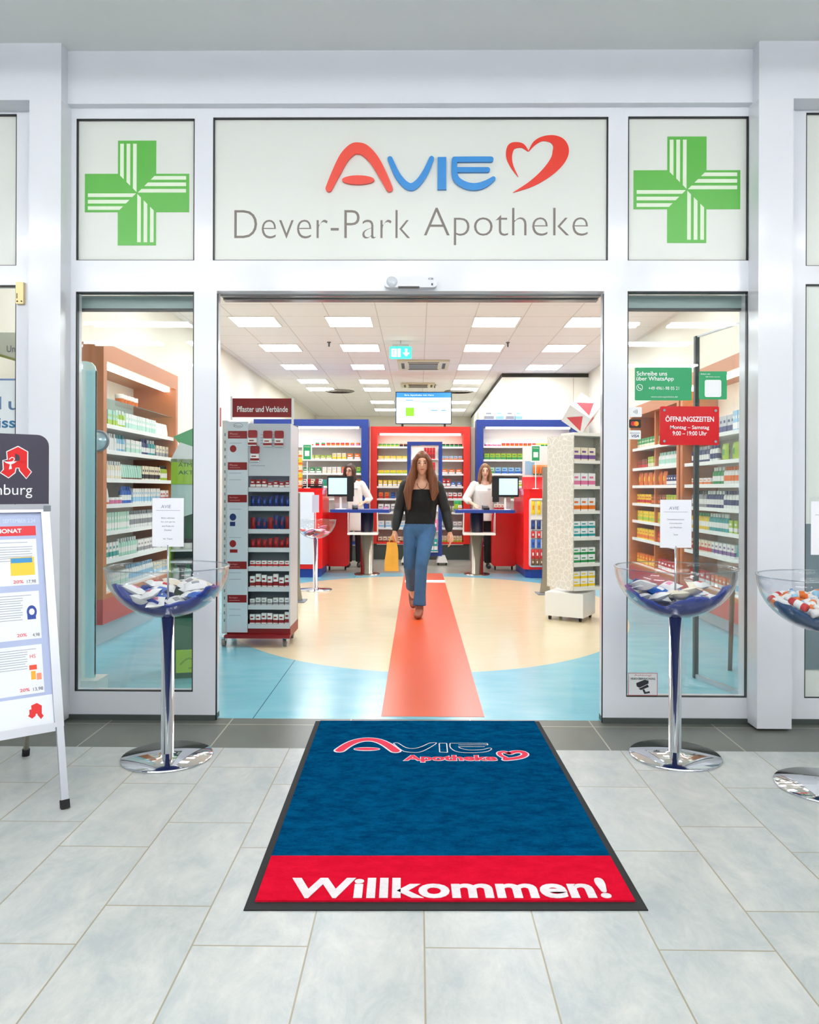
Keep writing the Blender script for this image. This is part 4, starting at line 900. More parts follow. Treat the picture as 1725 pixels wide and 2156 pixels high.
def terminal(lbl, x, y, rz):
    r = E('card_terminal', lbl, 'terminal', (x, y, 1.012), rz); b = MB(); b.prism([(-0.045, -0.08, 0), (-0.045, 0.08, 0), (-0.045, 0.08, 0.07), (-0.045, -0.08, 0.03)], (0.09, 0, 0)); b.build('body', BLACK, r)
    b = MB(); b.prism([(-0.035, 0.02, 0.0555), (-0.035, 0.07, 0.068), (-0.035, 0.07, 0.07), (-0.035, 0.02, 0.058)], (0.07, 0, 0)); b.build('display', MGREY, r)
terminal('black card terminal on the left blue table', -0.98, 7.6, 0.1); terminal('black card terminal on the right blue table', 1.06, 7.6, 0.1)
r = E('acrylic_screen', 'clear upright acrylic screen on the right blue table', 'screen', (1.12, 7.78, 1.012)); MB().box(-0.14, 0.14, -0.004, 0.004, 0, 0.26).build('pane', ACRYL, r); MB().box(-0.15, 0.15, -0.03, 0.03, 0, 0.006).build('base', WHITE, r)
for i in range(3): item('carton', 'cream', 'red', (1.22 + 0.05 * i, 7.62, 1.012), 0.2, 'small cream carton on the right blue table', 'small cream cartons on the right table', (0.045, 0.09, 0.05))
item('carton', 'white', 'orange', (0.66, 7.6, 1.012), 0.2, 'white leaflet box at the left end of the right blue table', None, (0.05, 0.07, 0.04))
item('carton', 'pink', 'white', (-0.5, 7.6, 1.012), 0.2, 'pink box at the right end of the left blue table', None, (0.08, 0.04, 0.06))
item('jar', 'lime', 'green', (0.64, 7.9, 1.012), 0.0, 'lime green jar on the right blue table', None, (0.12, 0.14, 0.12))
# goods on the left pod
for q in range(2):
    for k_ in range(5): item('carton', 'yellow' if k_ % 2 else 'cream', 'orange', (-1.98 + 0.14 * q, 7.35, 1.34 + 0.115 * k_), 0, 'yellow and orange carton, %s stack on the left red counter, %s layer from the bottom' % (('left', 'right')[q], NUM[k_]), 'yellow cartons stacked on the left counter', (0.13, 0.114, 0.1))
r = E('product_tray', 'black tray of small packs on the left red counter', 'tray', (-1.62, 7.45, 1.34), 0); b = MB(); b.prism([(-0.15, -0.1, 0), (-0.15, 0.1, 0), (-0.15, 0.1, 0.1), (-0.15, -0.1, 0.02)], (0.3, 0, 0)); b.build('tray', BLACK, r)
for i in range(5):
    for j in range(2): item('carton', ('white', 'red', 'cream', 'dark red', 'white')[i], 'black', (-1.74 + 0.06 * i, 7.39 + 0.09 * j, 1.378 + 0.035 * j), 0, '%s small pack from left in the %s row of the black counter tray' % (NUM[i], ('front', 'rear')[j]), 'small packs in the black tray', (0.045, 0.07, 0.04))
def stand_sign(lbl, x, y, z, zb):
    r = E('counter_sign', lbl, 'sign', (x, y, zb)); MB().cyl(0.005, 0, z - zb, 8).build('rod', CHROME, r); MB().cyl(0.05, 0, 0.008, 16).build('foot', WHITE, r)
    MB().rbox(-0.075, 0.075, -0.006, 0, z - zb - 0.02, z - zb + 0.24, 0.005).build('board', SW, r); b = MB(); b.rect(FL(0, -0.006, 0), -0.058, 0.058, z - zb + 0.0, z - zb + 0.22); b.build('green_field', GSGN, r)
    b = MB(); b.rect(FL(0, -0.007, 0), -0.035, 0.035, z - zb + 0.05, z - zb + 0.13, 0.001); b.build('white_field', SW, r)
    b = MB(); b.text(FL(0, -0.007, 0), 'WhatsApp', -0.045, z - zb + 0.18, 0.09, 0.02, 0.001); b.build('lettering', SW, r)
stand_sign('green card sign with white square on the left red counter', -1.69, 7.3, 1.78, 1.34); stand_sign('green card sign with white square on the right red counter', 1.79, 7.3, 1.77, 1.34)
# right pod goods
r = E('leaflet_rack', 'red slanted leaflet rack on the right red counter', 'rack', (1.86, 7.62, 1.34)); b = MB(); b.prism([(-0.22, -0.2, 0), (-0.22, 0.12, 0), (-0.22, 0.12, 0.19)], (0.44, 0, 0)); b.build('wedge', RED, r)
b = MB(); b.box(-0.2, 0.2, 0.12, 0.2, 0, 0.66); b.build('column', WHITE, r); b = MB(); b.rect(FL(0, 0.12, 0), -0.17, -0.02, 0.22, 0.44); b.build('picture', P('pale blue'), r)
for i in range(5): item('tube', 'orange', 'green', (1.83 + 0.05 * i, 7.71, 1.56), 0, 'orange tube hanging on the white column of the leaflet rack', 'orange tubes on the leaflet rack', (0.04, 0.16, 0.04))
bsk = E('glove_display', 'white hook display with gloves and brushes on the right counter front', 'display', (1.85, 7.10, 0.3)); MB().box(-0.16, 0.16, 0, 0.012, -0.1, 0.9).build('back_board', WHITE, bsk)
for z, c_, a, n, h_ in ((0.66, 'yellow', 'orange', 4, 0.2), (0.44, 'navy', 'blue', 4, 0.13), (0.31, 'red', 'white', 4, 0.1), (0.16, 'blue', 'navy', 4, 0.13), (0.0, 'red', 'white', 5, 0.14), (-0.1, 'brown', 'cream', 5, 0.1)):
    MB().box(-0.15, 0.15, -0.012, 0.0, z + h_ + 0.004, z + h_ + 0.012).build('hook_rail', MGREY, bsk)
    for i in range(n): item('pouch', c_, a, (1.85 - 0.13 + 0.26 * i / (n - 1), 7.075, 0.3 + z), 0, '%s packet with %s print hanging on the hook display at the right counter' % (c_, a), '%s packets on the hook display' % c_, (0.06, h_, 0.03))

# metal posts with flared feet
for x, y, z, sd in ((-1.43, 4.64, 1.28, 'left beside the bandage rack'), (1.63, 5.4, 1.62, 'right behind the white rack')):
    r = E('detector_post', 'slim metal post with a flared foot, %s' % sd, 'post', (x, y, 0)); b = MB()
    b.prism([(-0.07, 0, 0.0), (0.07, 0, 0.0), (0.035, 0, 0.2), (0.035, 0, z), (-0.035, 0, z), (-0.035, 0, 0.2)], (0, 0.06, 0)); b.build('post', mat('post_metal', (170, 164, 152), 0.3, 0.8), r)
    MB().box(-0.11, 0.11, -0.1, 0.16, 0, 0.012).build('foot', MGREY, r)

# ================================================================== BOWL STANDS
def bowl_stand(lbl, x, y, zr=0.943, R_=0.295, holder=True):
    r = E('bowl_stand', lbl, 'bowl stand', (x, y, 0))
    b = MB(); b.lathe([(0.0001, 0), (0.222, 0), (0.223, 0.004), (0.218, 0.011), (0.06, 0.02), (0.034, 0.026)], 56); b.build('base', CHROME, r)
    b = MB(); b.cyl(0.031, 0.02, zr - 0.245, 32); b.build('pole', CHROME, r)
    dp = 0.25; pr = []
    for i in range(17):
        t = PI / 2 * i / 16; pr.append((R_ * math.sin(t) + 0.0001, zr - dp * math.cos(t)))
    pi = [(max(0.0001, a - 0.004 * (0.2 + a / R_)), c_ + 0.004) for a, c_ in reversed(pr)]
    b = MB(); b.lathe(pr + [(R_ + 0.003, zr + 0.003)] + [(R_ - 0.004, zr + 0.003)] + pi[1:], 56); bw = b.build('bowl', ACRYL, r)
    b = MB(); b.lathe([(R_ - 0.004, zr - 0.001), (R_ + 0.004, zr - 0.001), (R_ + 0.004, zr + 0.004), (R_ - 0.004, zr + 0.004), (R_ - 0.004, zr - 0.001)], 56); b.build('rim', glass('rim_acrylic', (0.8, 0.84, 0.87), 0.05, 1.8, 1.6), bw)
    b = MB(); b.lathe([(0.0001, zr - dp + 0.03), (0.02, zr - dp + 0.02), (0.028, zr - dp + 0.006)], 20); b.build('screw_cap', CHROME, r)
    if holder:
        h = MB(); h.tube([(0, 0, zr - dp + 0.02), (0, 0, 1.05)], 0.005, 8); h.build('rod', mat('rod_translucent', (190, 194, 200), 0.15, 0.6), r)
        b = MB(); b.rbox(-0.083, 0.083, -0.001, 0.002, 1.035, 1.30, 0.004); b.build('sign_holder', ACRYL, r)
    return r, (x, y, zr, dp, R_)
def heap(info, n, kinds, label, group, seed, thick=0.05, sc_=1.0, lvl=0.44):
    rnd = random.Random(seed); x, y, zr, dp, R_ = info
    for i in range(n):
        a = rnd.uniform(0, 2 * PI); q = math.sqrt(rnd.random()) * (0.74 if n > 60 else 0.66) * R_
        zb = zr - dp * math.sqrt(1 - (min(q / R_, 0.99)) ** 2) + 0.03
        z = max(zb + (0.04 if kinds[0][0] == 'bottle' else 0.018), zr - dp * lvl + rnd.uniform(-0.03, 0.05) - 0.06 * (1 - q / R_))
        kd, ca, cb, dim = kinds[i % len(kinds)]
        from mathutils import Euler
        ro = Euler((rnd.uniform(-1.9, -1.2), rnd.uniform(-0.35, 0.35), rnd.uniform(-1.5, 1.5))); pc = Vector((x + q * math.cos(a), y + q * math.sin(a), z)) - ro.to_matrix() @ Vector((0, 0, (dim or DIM[kd])[1] / 2))
        item(kd, ca, cb, pc, tuple(ro), label % {'c': ca, 'n': NAMES[kd][1]}, group, dim, sc_)
def cloth(info, lbl, m, seed, top=0.47, x0=0.0):
    x, y, zr, dp, R_ = info; rnd = random.Random(seed); ph = [rnd.uniform(0, 6) for _ in range(8)]
    r = 0.90 * R_; prof = []; nr, ns = 14, 56; vs = []; fs = []
    for i in range(nr + 1):
        t = i / nr
        for k_ in range(ns):
            a = 2 * PI * k_ / ns
            lim = top + 0.13 * math.sin(2 * a + ph[0]) + 0.07 * math.sin(5 * a + ph[1]) + 0.03 * math.sin(11 * a + ph[5])
            th = t * math.acos(max(0.02, 1 - lim)); wr = 1 - 0.03 * (math.sin(13 * a + ph[2] + 3 * t) + math.sin(21 * a + 7 * t + ph[3])) * t - 0.02
            vs.append((r * math.sin(th) * wr, r * math.sin(th) * 0 + r * math.sin(th) * wr * 0, 0)); vs[-1] = (r * math.sin(th) * wr * math.cos(a), r * math.sin(th) * wr * math.sin(a), -dp * 0.955 * math.cos(th) * (1 - 0.02 * t * math.sin(9 * a + ph[4]))+ 0.004)
    for i in range(nr):
        for k_ in range(ns): l = (k_ + 1) % ns; fs.append([i * ns + k_, i * ns + l, (i + 1) * ns + l, (i + 1) * ns + k_])
    b = MB(); b.add(vs, fs, 0, True)
    o = b.build('cloth', m); o.location = (x, y, zr); tag(o, lbl, 'cloth')
    sm = o.modifiers.new('s', 'SOLIDIFY'); sm.thickness = 0.012; sm.offset = 1
NAVYC = mat('royal_blue_cloth', (24, 54, 150), 0.8, noise=0.25, nscale=12, sheen=0.3)
def notice(x, y, lbl, lines, z0=1.042):
    r = E('paper_notice', lbl, 'notice', (x, y - 0.0025, z0)); MB().box(-0.078, 0.078, -0.001, 0.0, 0, 0.24).build('sheet', PAPER, r); fr = FL(0, -0.001, 0)
    b = MB(); b.text(fr, 'AVIE', -0.035, 0.19, 0.05, 0.016, shear=0.1)
    b.rect(fr, -0.06, 0.06, 0.178, 0.1795); b.build('letterhead', mat('print_blue_grey', (120, 130, 160), 0.7), r)
    b = MB()
    for t, zz, w_ in lines: b.text(fr, t, -w_ / 2, zz, w_, 0.0075)
    b.build('lettering', INK, r)
LN = [('Bitte nehmen', 0.138, 0.065), ('Sie sich gerne', 0.118, 0.07), ('eine Probe mit', 0.098, 0.06), ('Danke!', 0.078, 0.035), ('Ihr Team', 0.035, 0.045)]
PK = [('pouch', 'white', 'pink', (0.085, 0.11, 0.04)), ('pouch', 'white', 'grey', (0.09, 0.11, 0.045)), ('pouch', 'blue', 'white', (0.09, 0.10, 0.05)), ('pouch', 'cream', 'white', (0.08, 0.1, 0.04)), ('pouch', 'white', 'red', (0.08, 0.1, 0.04))]
r1, i1 = bowl_stand('clear bowl on a chrome pole in front of the left window', -1.235, -0.61)
cloth(i1, 'royal blue cloth lining the left clear bowl', NAVYC, 3); heap(i1, 26, PK, '%(c)s %(n)s heaped in the clear bowl before the left window', 'packets in the left bowl', 5)
notice(-1.235, -0.61, 'white paper notice above the left clear bowl', LN)
r2, i2 = bowl_stand('clear bowl on a chrome pole in front of the right window', 1.291, -0.54)
cloth(i2, 'royal blue cloth lining the clear bowl at the right window', NAVYC, 11); heap(i2, 26, PK, '%(c)s %(n)s heaped in the clear bowl before the right window', 'packets in the middle bowl', 8)
notice(1.291, -0.54, 'white paper notice above the clear bowl at the right window', [('Desinfektionstücher', 0.138, 0.085), ('Kosmetikproben', 0.118, 0.062), ('zum Mitnehmen', 0.098, 0.06), ('Danke', 0.062, 0.022), ('', 0, 0)][:4])
r3, i3 = bowl_stand('clear bowl on a chrome pole, cut by the right edge', 1.843, -0.93)
b3 = MB(); b3 = None
cloth(i3, 'dark blue cloth lining the rightmost clear bowl', mat('petrol_blue_cloth', (20, 78, 130), 0.8, noise=0.2, nscale=10), 21, 0.34)
TB = [('bottle', 'orange', 'white', (0.035, 0.12, 0.035)), ('bottle', 'white', 'white', (0.035, 0.11, 0.035)), ('bottle', 'pale blue', 'blue', (0.035, 0.1, 0.035)), ('bottle', 'orange', 'white', (0.04, 0.1, 0.04)), ('bottle', 'red', 'white', (0.035, 0.11, 0.035))]
heap(i3, 84, TB, 'small %(c)s %(n)s heaped in the rightmost clear bowl', 'small tubes in the rightmost bowl', 4, lvl=0.5)
notice(1.843, -0.93, 'white paper notice above the rightmost clear bowl', LN)
r4, i4 = bowl_stand('small clear bowl on a pole inside the shop by the left counter', -1.345, 5.7, 0.92, 0.27, False)
MB().tube([(0, 0, 0.69), (0, 0, 1.02)], 0.005, 8).build('rod', WHITE, r4); b = MB(); b.box(-0.045, 0.045, -0.003, 0.003, 1.02, 1.25); b.build('sign_holder', mat('holder_lilac', (206, 206, 228), 0.3), r4)
heap(i4, 22, [('pouch', 'pink', 'white', (0.09, 0.1, 0.03)), ('pouch', 'white', 'green', (0.09, 0.1, 0.03)), ('pouch', 'blue', 'white', (0.09, 0.1, 0.03)), ('pouch', 'red', 'white', (0.08, 0.09, 0.03))], '%(c)s %(n)s heaped in the bowl inside the shop', 'packets in the inner bowl', 9, lvl=0.5)

# ================================================================== BANDAGE RACK
Yr = 2.08; zy = lambda y: 1.33 - (y - 1030) / 249.7; xx = lambda x: (x - 880) / 249.7
r = E('bandage_rack', 'grey rolling bandage rack with dark red labels at the left', 'rack', (-1.34, Yr, 0)); ox = 1.34
x0, x1, xm = xx(478) + ox, xx(612) + ox, xx(523) + ox
b = MB(); b.box(x0, x1, 0.0, 0.42, 0.075, 0.165); b.build('base', DRED, r)
b = MB(); b.box(x0 - 0.01, x1 + 0.005, -0.06, 0.0, 0.075, 0.10); b.build('base_lip', DRED, r)
MB().box(x0, x0 + 0.012, 0.0, 0.40, 0.165, zy(888)).build('side_panel', LGREY, r); MB().box(x1 - 0.012, x1, 0.0, 0.40, 0.165, zy(893)).build('side_panel', LGREY, r)
MB().box(x0, x1, 0.39, 0.405, 0.165, zy(888)).build('back_panel', MGREY, r)
lp = MB(); lp.box(x0, xm - 0.004, -0.012, 0.0, zy(1333), zy(889)); lab = lp.build('label_column', mat('rack_pale_blue_grey', (214, 221, 229), 0.4), r)
MB().box(xm, x1, -0.012, 0.0, zy(1003), zy(893)).build('header_panel', mat('rack_pale_grey', (198, 203, 210), 0.4), r)
fr = FL(0, -0.012, 0); b = MB()
for y_ in (916.5, 982.5, 1051, 1191.5, 1262): 
    MB().rect(fr, x0 + 0.006, xm - 0.012, zy(y_ + 8), zy(y_ - 8), 0.0, 0.001).build('label', DRED, lab)
    tb = MB(); tb.text(FL(0, -0.013, 0), 'Pflaster' if y_ < 1000 else 'Bandagen', x0 + 0.022, zy(y_ + 0), 0.07, 0.016, 0.001); tb.rect(FL(0, -0.013, 0), x0 + 0.022, x0 + 0.11, zy(y_ + 4), zy(y_ + 3.2), 0.001); tb.build('lettering', mat('label_pink_text', (220, 150, 150), 0.6), lab)
b = MB()
for y_, m_ in ((946, 0), (1090, 1), (1146, 0)): b.ellipse(fr, x0 + 0.05, zy(y_), 0.028, 0.03, mi=m_)
b.rect(fr, x0 + 0.025, x0 + 0.07, zy(1109), zy(1100), mi=1); b.rect(fr, x0 + 0.025, x0 + 0.09, zy(1165), zy(1158), mi=0)
b.build('picture', [P('dark red'), P('navy')], lab)
b = MB()
for y_ in (935, 998, 1012, 1074, 1134, 1208, 1222, 1285, 1298): b.rect(fr, x0 + 0.02, x0 + 0.12, zy(y_), zy(y_ - 1.6))
b.build('text_lines', mat('pale_print', (178, 186, 198), 0.6), lab)
KIND[0] = 'plaster_carton'
zsf = [1345 - 12, 1278, 1200, 1158, 1115, 1060, 1021]
shelves = [(1316, 1288), (1276, 1245), (1238, 1206), (1195, 1168), (1155, 1129), (1116, 1082), (1068, 1037), (1028, 1006)]
cfg = [('white', 'dark red', 'carton'), ('white', 'grey', 'carton'), ('white', 'dark red', 'carton'), ('white', 'red', 'carton'), ('dark red', 'red', 'pouch'), ('navy', 'dark red', 'pouch'), ('navy', 'blue', 'pouch'), ('dark red', 'white', 'carton')]
for i, (yb, yt) in enumerate(shelves):
    z = zy(yb); b = MB(); b.box(xm, x1 - 0.012, 0.0, 0.30, z - 0.008, z); b.box(xm, x1 - 0.002, -0.014, 0.0, z - 0.034, z + 0.004); b.build('shelf', LGREY, r)
    h_ = (yb - yt) / 249.7; a, c_, kd = cfg[i]; n = 7
    for k_ in range(n):
        hh = h_ * random.uniform(0.6, 0.88) * (0.6 if i in (1, 3) else 1); item(kd, a if (k_ % 3 or i != 5) else 'dark red', c_, (-1.34 + xm + 0.03 + k_ * (x1 - xm - 0.06) / (n - 1), Yr + 0.035, z), 0, '%s %s from left, %s marks, %s bandage rack shelf' % (NUM[k_] + ' ' + (a if (k_ % 3 or i != 5) else 'dark red'), NAMES[kd][1], c_, LEV[i + 1].replace('topmost', 'highest')), 'packs on the %s shelf of the bandage rack' % LEV[i + 1], (0.042, round(hh, 2), 0.03))
bm_ = MB(); bm_.box(xm, x1 - 0.012, 0.12, 0.125, zy(1316), zy(1003)); bm_.build('inner_panel', mat('rack_inner_grey', (118, 126, 136), 0.5), r)
for x_, y_ in ((532, 918), (564, 919), (588, 919), (537, 951)):
    pk = MB(); xc = xx(x_) + ox; pk.rbox(xc - 0.038, xc + 0.038, -0.026, -0.014, zy(y_ + 5), zy(y_ - 11), 0.012); pk.build('header_tag', P('dark red'), r)
    item('carton', 'white', 'dark red', (xc - 1.34, Yr - 0.03, zy(y_ + 22)), 0, 'white hanging plaster pack with red mark on the rack header', 'plaster packs hanging on the rack header', (0.07, 0.065, 0.02))
b = MB(); fr2 = FL(0, -0.012, 0)
for x_ in (548, 572):
    for q in range(4): b.rect(fr2, xx(x_) + ox, xx(x_ + 9) + ox, zy(917 + q * 6), zy(916 + q * 6), 0.001)
b.rect(fr2, xx(528) + ox, xx(558) + ox, zy(982), zy(981)); b.build('print_lines', MGREY, r)
for x_ in (xx(472), xx(601)):
    for yy_ in (0.0, 0.36):
        cs = MB(); cs.cyl(0.036, -0.014, 0.014, 18, (x_ + ox, yy_, 0.036), 0, 'x'); c1 = cs.build('castor', mat('castor_grey', (120, 118, 112), 0.4), r)
        MB().box(x_ + ox - 0.022, x_ + ox + 0.022, yy_ - 0.02, yy_ + 0.025, 0.045, 0.08).build('fork', CHROME, c1)
b = MB(); b.box(x0 - 0.05, x0 - 0.004, 0.02, 0.04, 0.1, zy(886)); b.build('perforated_upright', mat('upright_white', (222, 222, 220), 0.4), r)
b = MB()
for k_ in range(26): b.rect(FL(0, 0.02, 0), x0 - 0.032, x0 - 0.022, 0.2 + 0.063 * k_, 0.225 + 0.063 * k_)
b.build('slots', MGREY, r)
sg = MB(); sg.box(xx(485) + ox, xx(611) + ox, 0.05, 0.06, zy(878), zy(838)); s1 = sg.build('topper_sign', DRED, r)
sb = MB(); sb.box(xx(481) + ox, xx(485) + ox, 0.045, 0.065, zy(884), zy(834)); sb.box(xx(611) + ox, xx(615) + ox, 0.045, 0.065, zy(893), zy(838)); sb.build('sign_bracket', WHITE, s1)
tb = MB(); f4 = FL(0, 0.05, 0); tb.text(f4, 'Pflaster und Verbände', xx(495) + ox, zy(867), xx(603) - xx(495), 12.5 / 249.7, 0.001, bold=0.015); tb.build('lettering', WHITE, s1)
tb = MB(); tb.text(FL(0, -0.012, 0), 'Plast', xx(493) + ox, zy(900), 0.06, 0.016); tb.ribbon(FL(0, -0.012, 0), [(xx(492 + 9 + 9.5 * math.cos(t * PI / 8)) + ox, zy(897 + 5 * math.sin(t * PI / 8))) for t in range(17)], 0.003, sub=2, capr=False); tb.build('brand_mark', MGREY, r)
r = E('hanging_sign', 'orange-red sign partly behind the bandage rack sign at the left door edge', 'sign', (-1.95, 2.9, 1.8)); MB().box(-0.09, 0.07, 0, 0.02, 0.12, 0.30).build('panel', mat('sign_brick', (206, 70, 36), 0.4), r)
MB().box(-0.02, 0.0, 0.02, 0.035, -1.8, 0.3).build('pole', MGREY, r)

# ================================================================== WHITE ROTATING RACK, PEDESTAL, CUBE
r = E('pedestal', 'low white square pedestal on castors at the right door edge', 'pedestal', (1.58, 3.56, 0), math.radians(-30)); MB().box(-0.2, 0.2, -0.2, 0.2, 0.045, 0.285).build('body', WHITE, r)
for x in (-0.16, 0.16):
    for y in (-0.16, 0.16): b = MB(); b.cyl(0.022, -0.01, 0.01, 12, (x, y, 0.023), 0, 'x'); b.build('castor', BLACK, r)
KIND[0] = 'tea_carton'
rk = E('rotating_rack', 'white patterned rotating rack with small cartons on the white pedestal', 'rack', (1.66, 3.62, 0.285), math.radians(26))
IV = mat('rack_ivory', (240, 238, 228), 0.4)
m_ = bpy.data.materials.new('lace_pattern'); m_.use_nodes = True; nt, N, M, MX = nodes_of(m_); tc = N('ShaderNodeTexCoord'); vo = N('ShaderNodeTexVoronoi', feature='DISTANCE_TO_EDGE'); vo.inputs['Scale'].default_value = 16
nt.links.new(tc.outputs['Object'], vo.inputs['Vector']); nt.links.new(MX(M('LESS_THAN', vo.outputs['Distance'], 0.06), lin((222, 220, 208)), lin((240, 239, 230))), nt.nodes['Principled BSDF'].inputs['Base Color'])
hw = 0.22; b = MB(); b.box(-hw, -hw + 0.01, -hw, hw, 0.03, 1.60); b.build('lace_panel', m_, rk); b = MB(); b.box(hw - 0.01, hw, -hw, hw, 0.03, 1.60); b.build('lace_panel', m_, rk)
b = MB(); b.box(hw - 0.075, hw - 0.012, -hw, -hw + 0.01, 0.03, 1.6); b.build('lace_panel', m_, rk)
MB().box(-hw + 0.01, hw - 0.01, 0.0, 0.01, 0.03, 1.60).build('inner_panel', IV, rk); b = MB(); b.cyl(0.02, 0.0, 0.03, 12); b.build('spindle', CHROME, rk)
ZT = [0.03, 0.272, 0.538, 0.805, 1.055, 1.315, 1.595]; TC = [('white', 'yellow'), ('white', 'green'), ('white', 'teal'), ('white', 'orange'), ('white', 'pink'), ('cream', 'purple')]
for i, z in enumerate(ZT):
    b = MB(); b.box(-hw + 0.011, hw - 0.011, -hw - 0.004, 0.0, z - 0.004, z + 0.028); b.build('shelf', IV, rk)
    if i < 6:
        for k_ in range(3):
            for q in range(2 if i < 3 else 1):
                p = rk.matrix_basis @ Vector((-hw + 0.065 + k_ * 0.095, -hw + 0.05, z + 0.028 + q * 0.08)); hh = 0.08 if i < 3 else 0.13
                item('carton', TC[i][0], TC[i][1], p, math.radians(26), '%s %s carton with %s mark, %s row, %s shelf of rotating rack' % (('left', 'middle', 'right')[k_], TC[i][0], TC[i][1], 'upper' if q else 'lower', LEV[i + 1]) if i < 3 else '%s %s carton with %s mark, %s shelf of rotating rack' % (('left', 'middle', 'right')[k_], TC[i][0], TC[i][1], LEV[i + 1]), 'cartons on the white rotating rack', (0.085, hh, 0.05))
r = E('advertising_cube', 'white cube with red triangles balanced on its corner above the white rack', 'cube', (1.70, 3.62, 1.908))
q = Matrix.Rotation(math.radians(-60), 4, 'Z') @ Vector((1, 1, 1)).rotation_difference(Vector((0, 0, 1))).to_matrix().to_4x4(); e = 0.125
cz = e * math.sqrt(3); b = MB(); b.box(-e, e, -e, e, -e, e); b.v = [tuple(q @ Vector(v) + Vector((0, 0, cz))) for v in b.v]; b.build('cube', SW, r)
b = MB()
for ax in range(3):
    for sg_ in (-1, 1):
        tri = [(-0.8, -0.75), (0.75, -0.35), (-0.35, 0.75)]; pts = []
        for a, c_ in tri:
            p = [0, 0, 0]; p[ax] = sg_ * (e + 0.0012); p[(ax + 1) % 3] = a * e; p[(ax + 2) % 3] = c_ * e; pts.append(tuple(q @ Vector(p) + Vector((0, 0, cz))))
        b.poly(pts)
b.build('triangle', mat('cube_rose_red', (222, 80, 90), 0.5), r)

# glass screen behind the right window, aqua panel behind the left one
r = E('glass_partition', 'upright glass partition with dark edge profile behind the right window', 'partition', (2.02, 0.85, 0)); b = MB()
b.prism([(-0.055, 0.22, 0.03), (0.075, -0.28, 0.03), (0.085, -0.28, 0.03), (-0.045, 0.22, 0.03)], (0, 0, 2.38)); b.build('pane', GLASS, r)
MB().box(-0.062, -0.032, 0.2, 0.235, 0, 2.42).build('edge_profile', mat('dark_green_profile', (36, 54, 52), 0.4), r); b = MB(); b.prism([(-0.06, 0.22, 0.0), (0.07, -0.28, 0.0), (0.09, -0.28, 0.0), (-0.04, 0.22, 0.0)], (0, 0, 0.03)); b.build('floor_rail', ALU, r)
b = MB(); b.prism([(-0.055, 0.22, 2.41), (0.075, -0.28, 2.41), (0.085, -0.28, 2.41), (-0.045, 0.22, 2.41)], (0, 0, 0.012)); b.build('top_rail', ALU, r)
r = E('acrylic_partition', 'tall aqua acrylic panel with a rounded corner at the left window', 'panel', (-2.36, 0.6, 0)); b = MB(); b.rbox(-0.25, 0.25, 0, 0.02, 0.05, 2.16, 0.06); b.build('panel', mat('frosted_pale_aqua', (222, 242, 236), 0.25), r); b = MB(); b.box(-0.26, 0.3, -0.08, 0.1, 0, 0.09); b.build('foot', WHITE, r)
b = MB(); b.box(0.19, 0.25, -0.004, 0.024, 0.09, 2.1); b.build('edge', mat('pale_aqua_edge', (184, 232, 240), 0.3), r)
r = E('side_table', 'narrow brown wooden stand with slim legs behind the right window', 'stand', (2.42, 1.3, 0)); b = MB(); b.tube([(-0.11, 0, 0), (-0.09, 0, 0.75)], [0.016, 0.02], 8); b.build('leg', mat('walnut_wood', (110, 70, 52), 0.5), r)
b = MB(); b.tube([(0.2, 0.2, 0), (0.15, 0.18, 0.75)], [0.016, 0.02], 8); b.build('leg', mat('walnut_wood'), r); b = MB(); b.box(-0.12, 0.2, -0.03, 0.22, 0.74, 0.77); b.build('table_top', mat('walnut_wood'), r)

# green cardboard floor display behind the left window
r = E('floor_display', 'green cardboard floor display with lime band behind the left window', 'display', (-1.63, 1.12, 0), math.radians(12)); DG = mat('display_dark_green', (18, 96, 60), 0.5); LG = mat('display_lime', (160, 200, 40), 0.5)
b = MB(); b.box(-0.14, 0.17, -0.15, 0.15, 0, 0.42); b.build('base', DG, r); b = MB(); b.box(-0.09, 0.12, -0.156, -0.15, 0.04, 0.2); b.build('base_panel', LG, r)
b = MB(); b.ribbon(FL(0, -0.157, 0), [(-0.06, 0.1), (0.0, 0.14), (0.07, 0.09), (0.0, 0.07)], 0.012, sub=4); b.build('base_mark', mat('olive_mark', (120, 160, 30), 0.5), r)
MB().box(-0.14, 0.17, 0.13, 0.15, 0.42, 1.42).build('back_panel', DG, r); MB().box(-0.14, -0.13, -0.15, 0.14, 0.42, 1.1).build('side_panel', LG, r); MB().box(0.16, 0.17, -0.15, 0.14, 0.42, 1.1).build('side_panel', LG, r)
for z in (0.48, 0.66, 0.82, 0.9): MB().box(-0.13, 0.16, -0.15, 0.13, z - 0.012, z).build('shelf', WHITE, r)
b = MB(); b.box(-0.14, 0.17, -0.03, -0.01, 1.36, 1.54); b.build('band', LG, r); b = MB(); b.prism([(-0.15, -0.03, 1.52), (0.18, -0.03, 1.50), (0.1, -0.03, 1.60), (-0.08, -0.03, 1.66)], (0, 0.02, 0)); b.build('header', WHITE, r)
b = MB(); b.text(FL(0, -0.032, 0), 'ATMUNGS', -0.09, 1.485, 0.22, 0.028); b.text(FL(0, -0.032, 0), 'AKTIV', -0.09, 1.43, 0.15, 0.028); b.build('lettering', DG, r)
b = MB(); b.prism([(-0.13, 0.0, 1.70), (0.02, 0.0, 1.54), (0.14, 0.0, 1.46), (0.12, 0.0, 1.70), (0.15, 0.0, 1.80), (0.05, 0.0, 1.79), (0.0, 0.0, 1.76)], (0, 0.015, 0)); b.build('cutout', mat('display_mid_green', (90, 176, 110), 0.5), r)
b = MB(); b.prism([(-0.14, -0.02, 1.42), (-0.14, -0.02, 1.1), (0.17, -0.02, 1.2), (0.17, -0.02, 1.42)], (0, 0.012, 0)); b.build('pale_card', mat('card_mint', (190, 216, 208), 0.5), r)
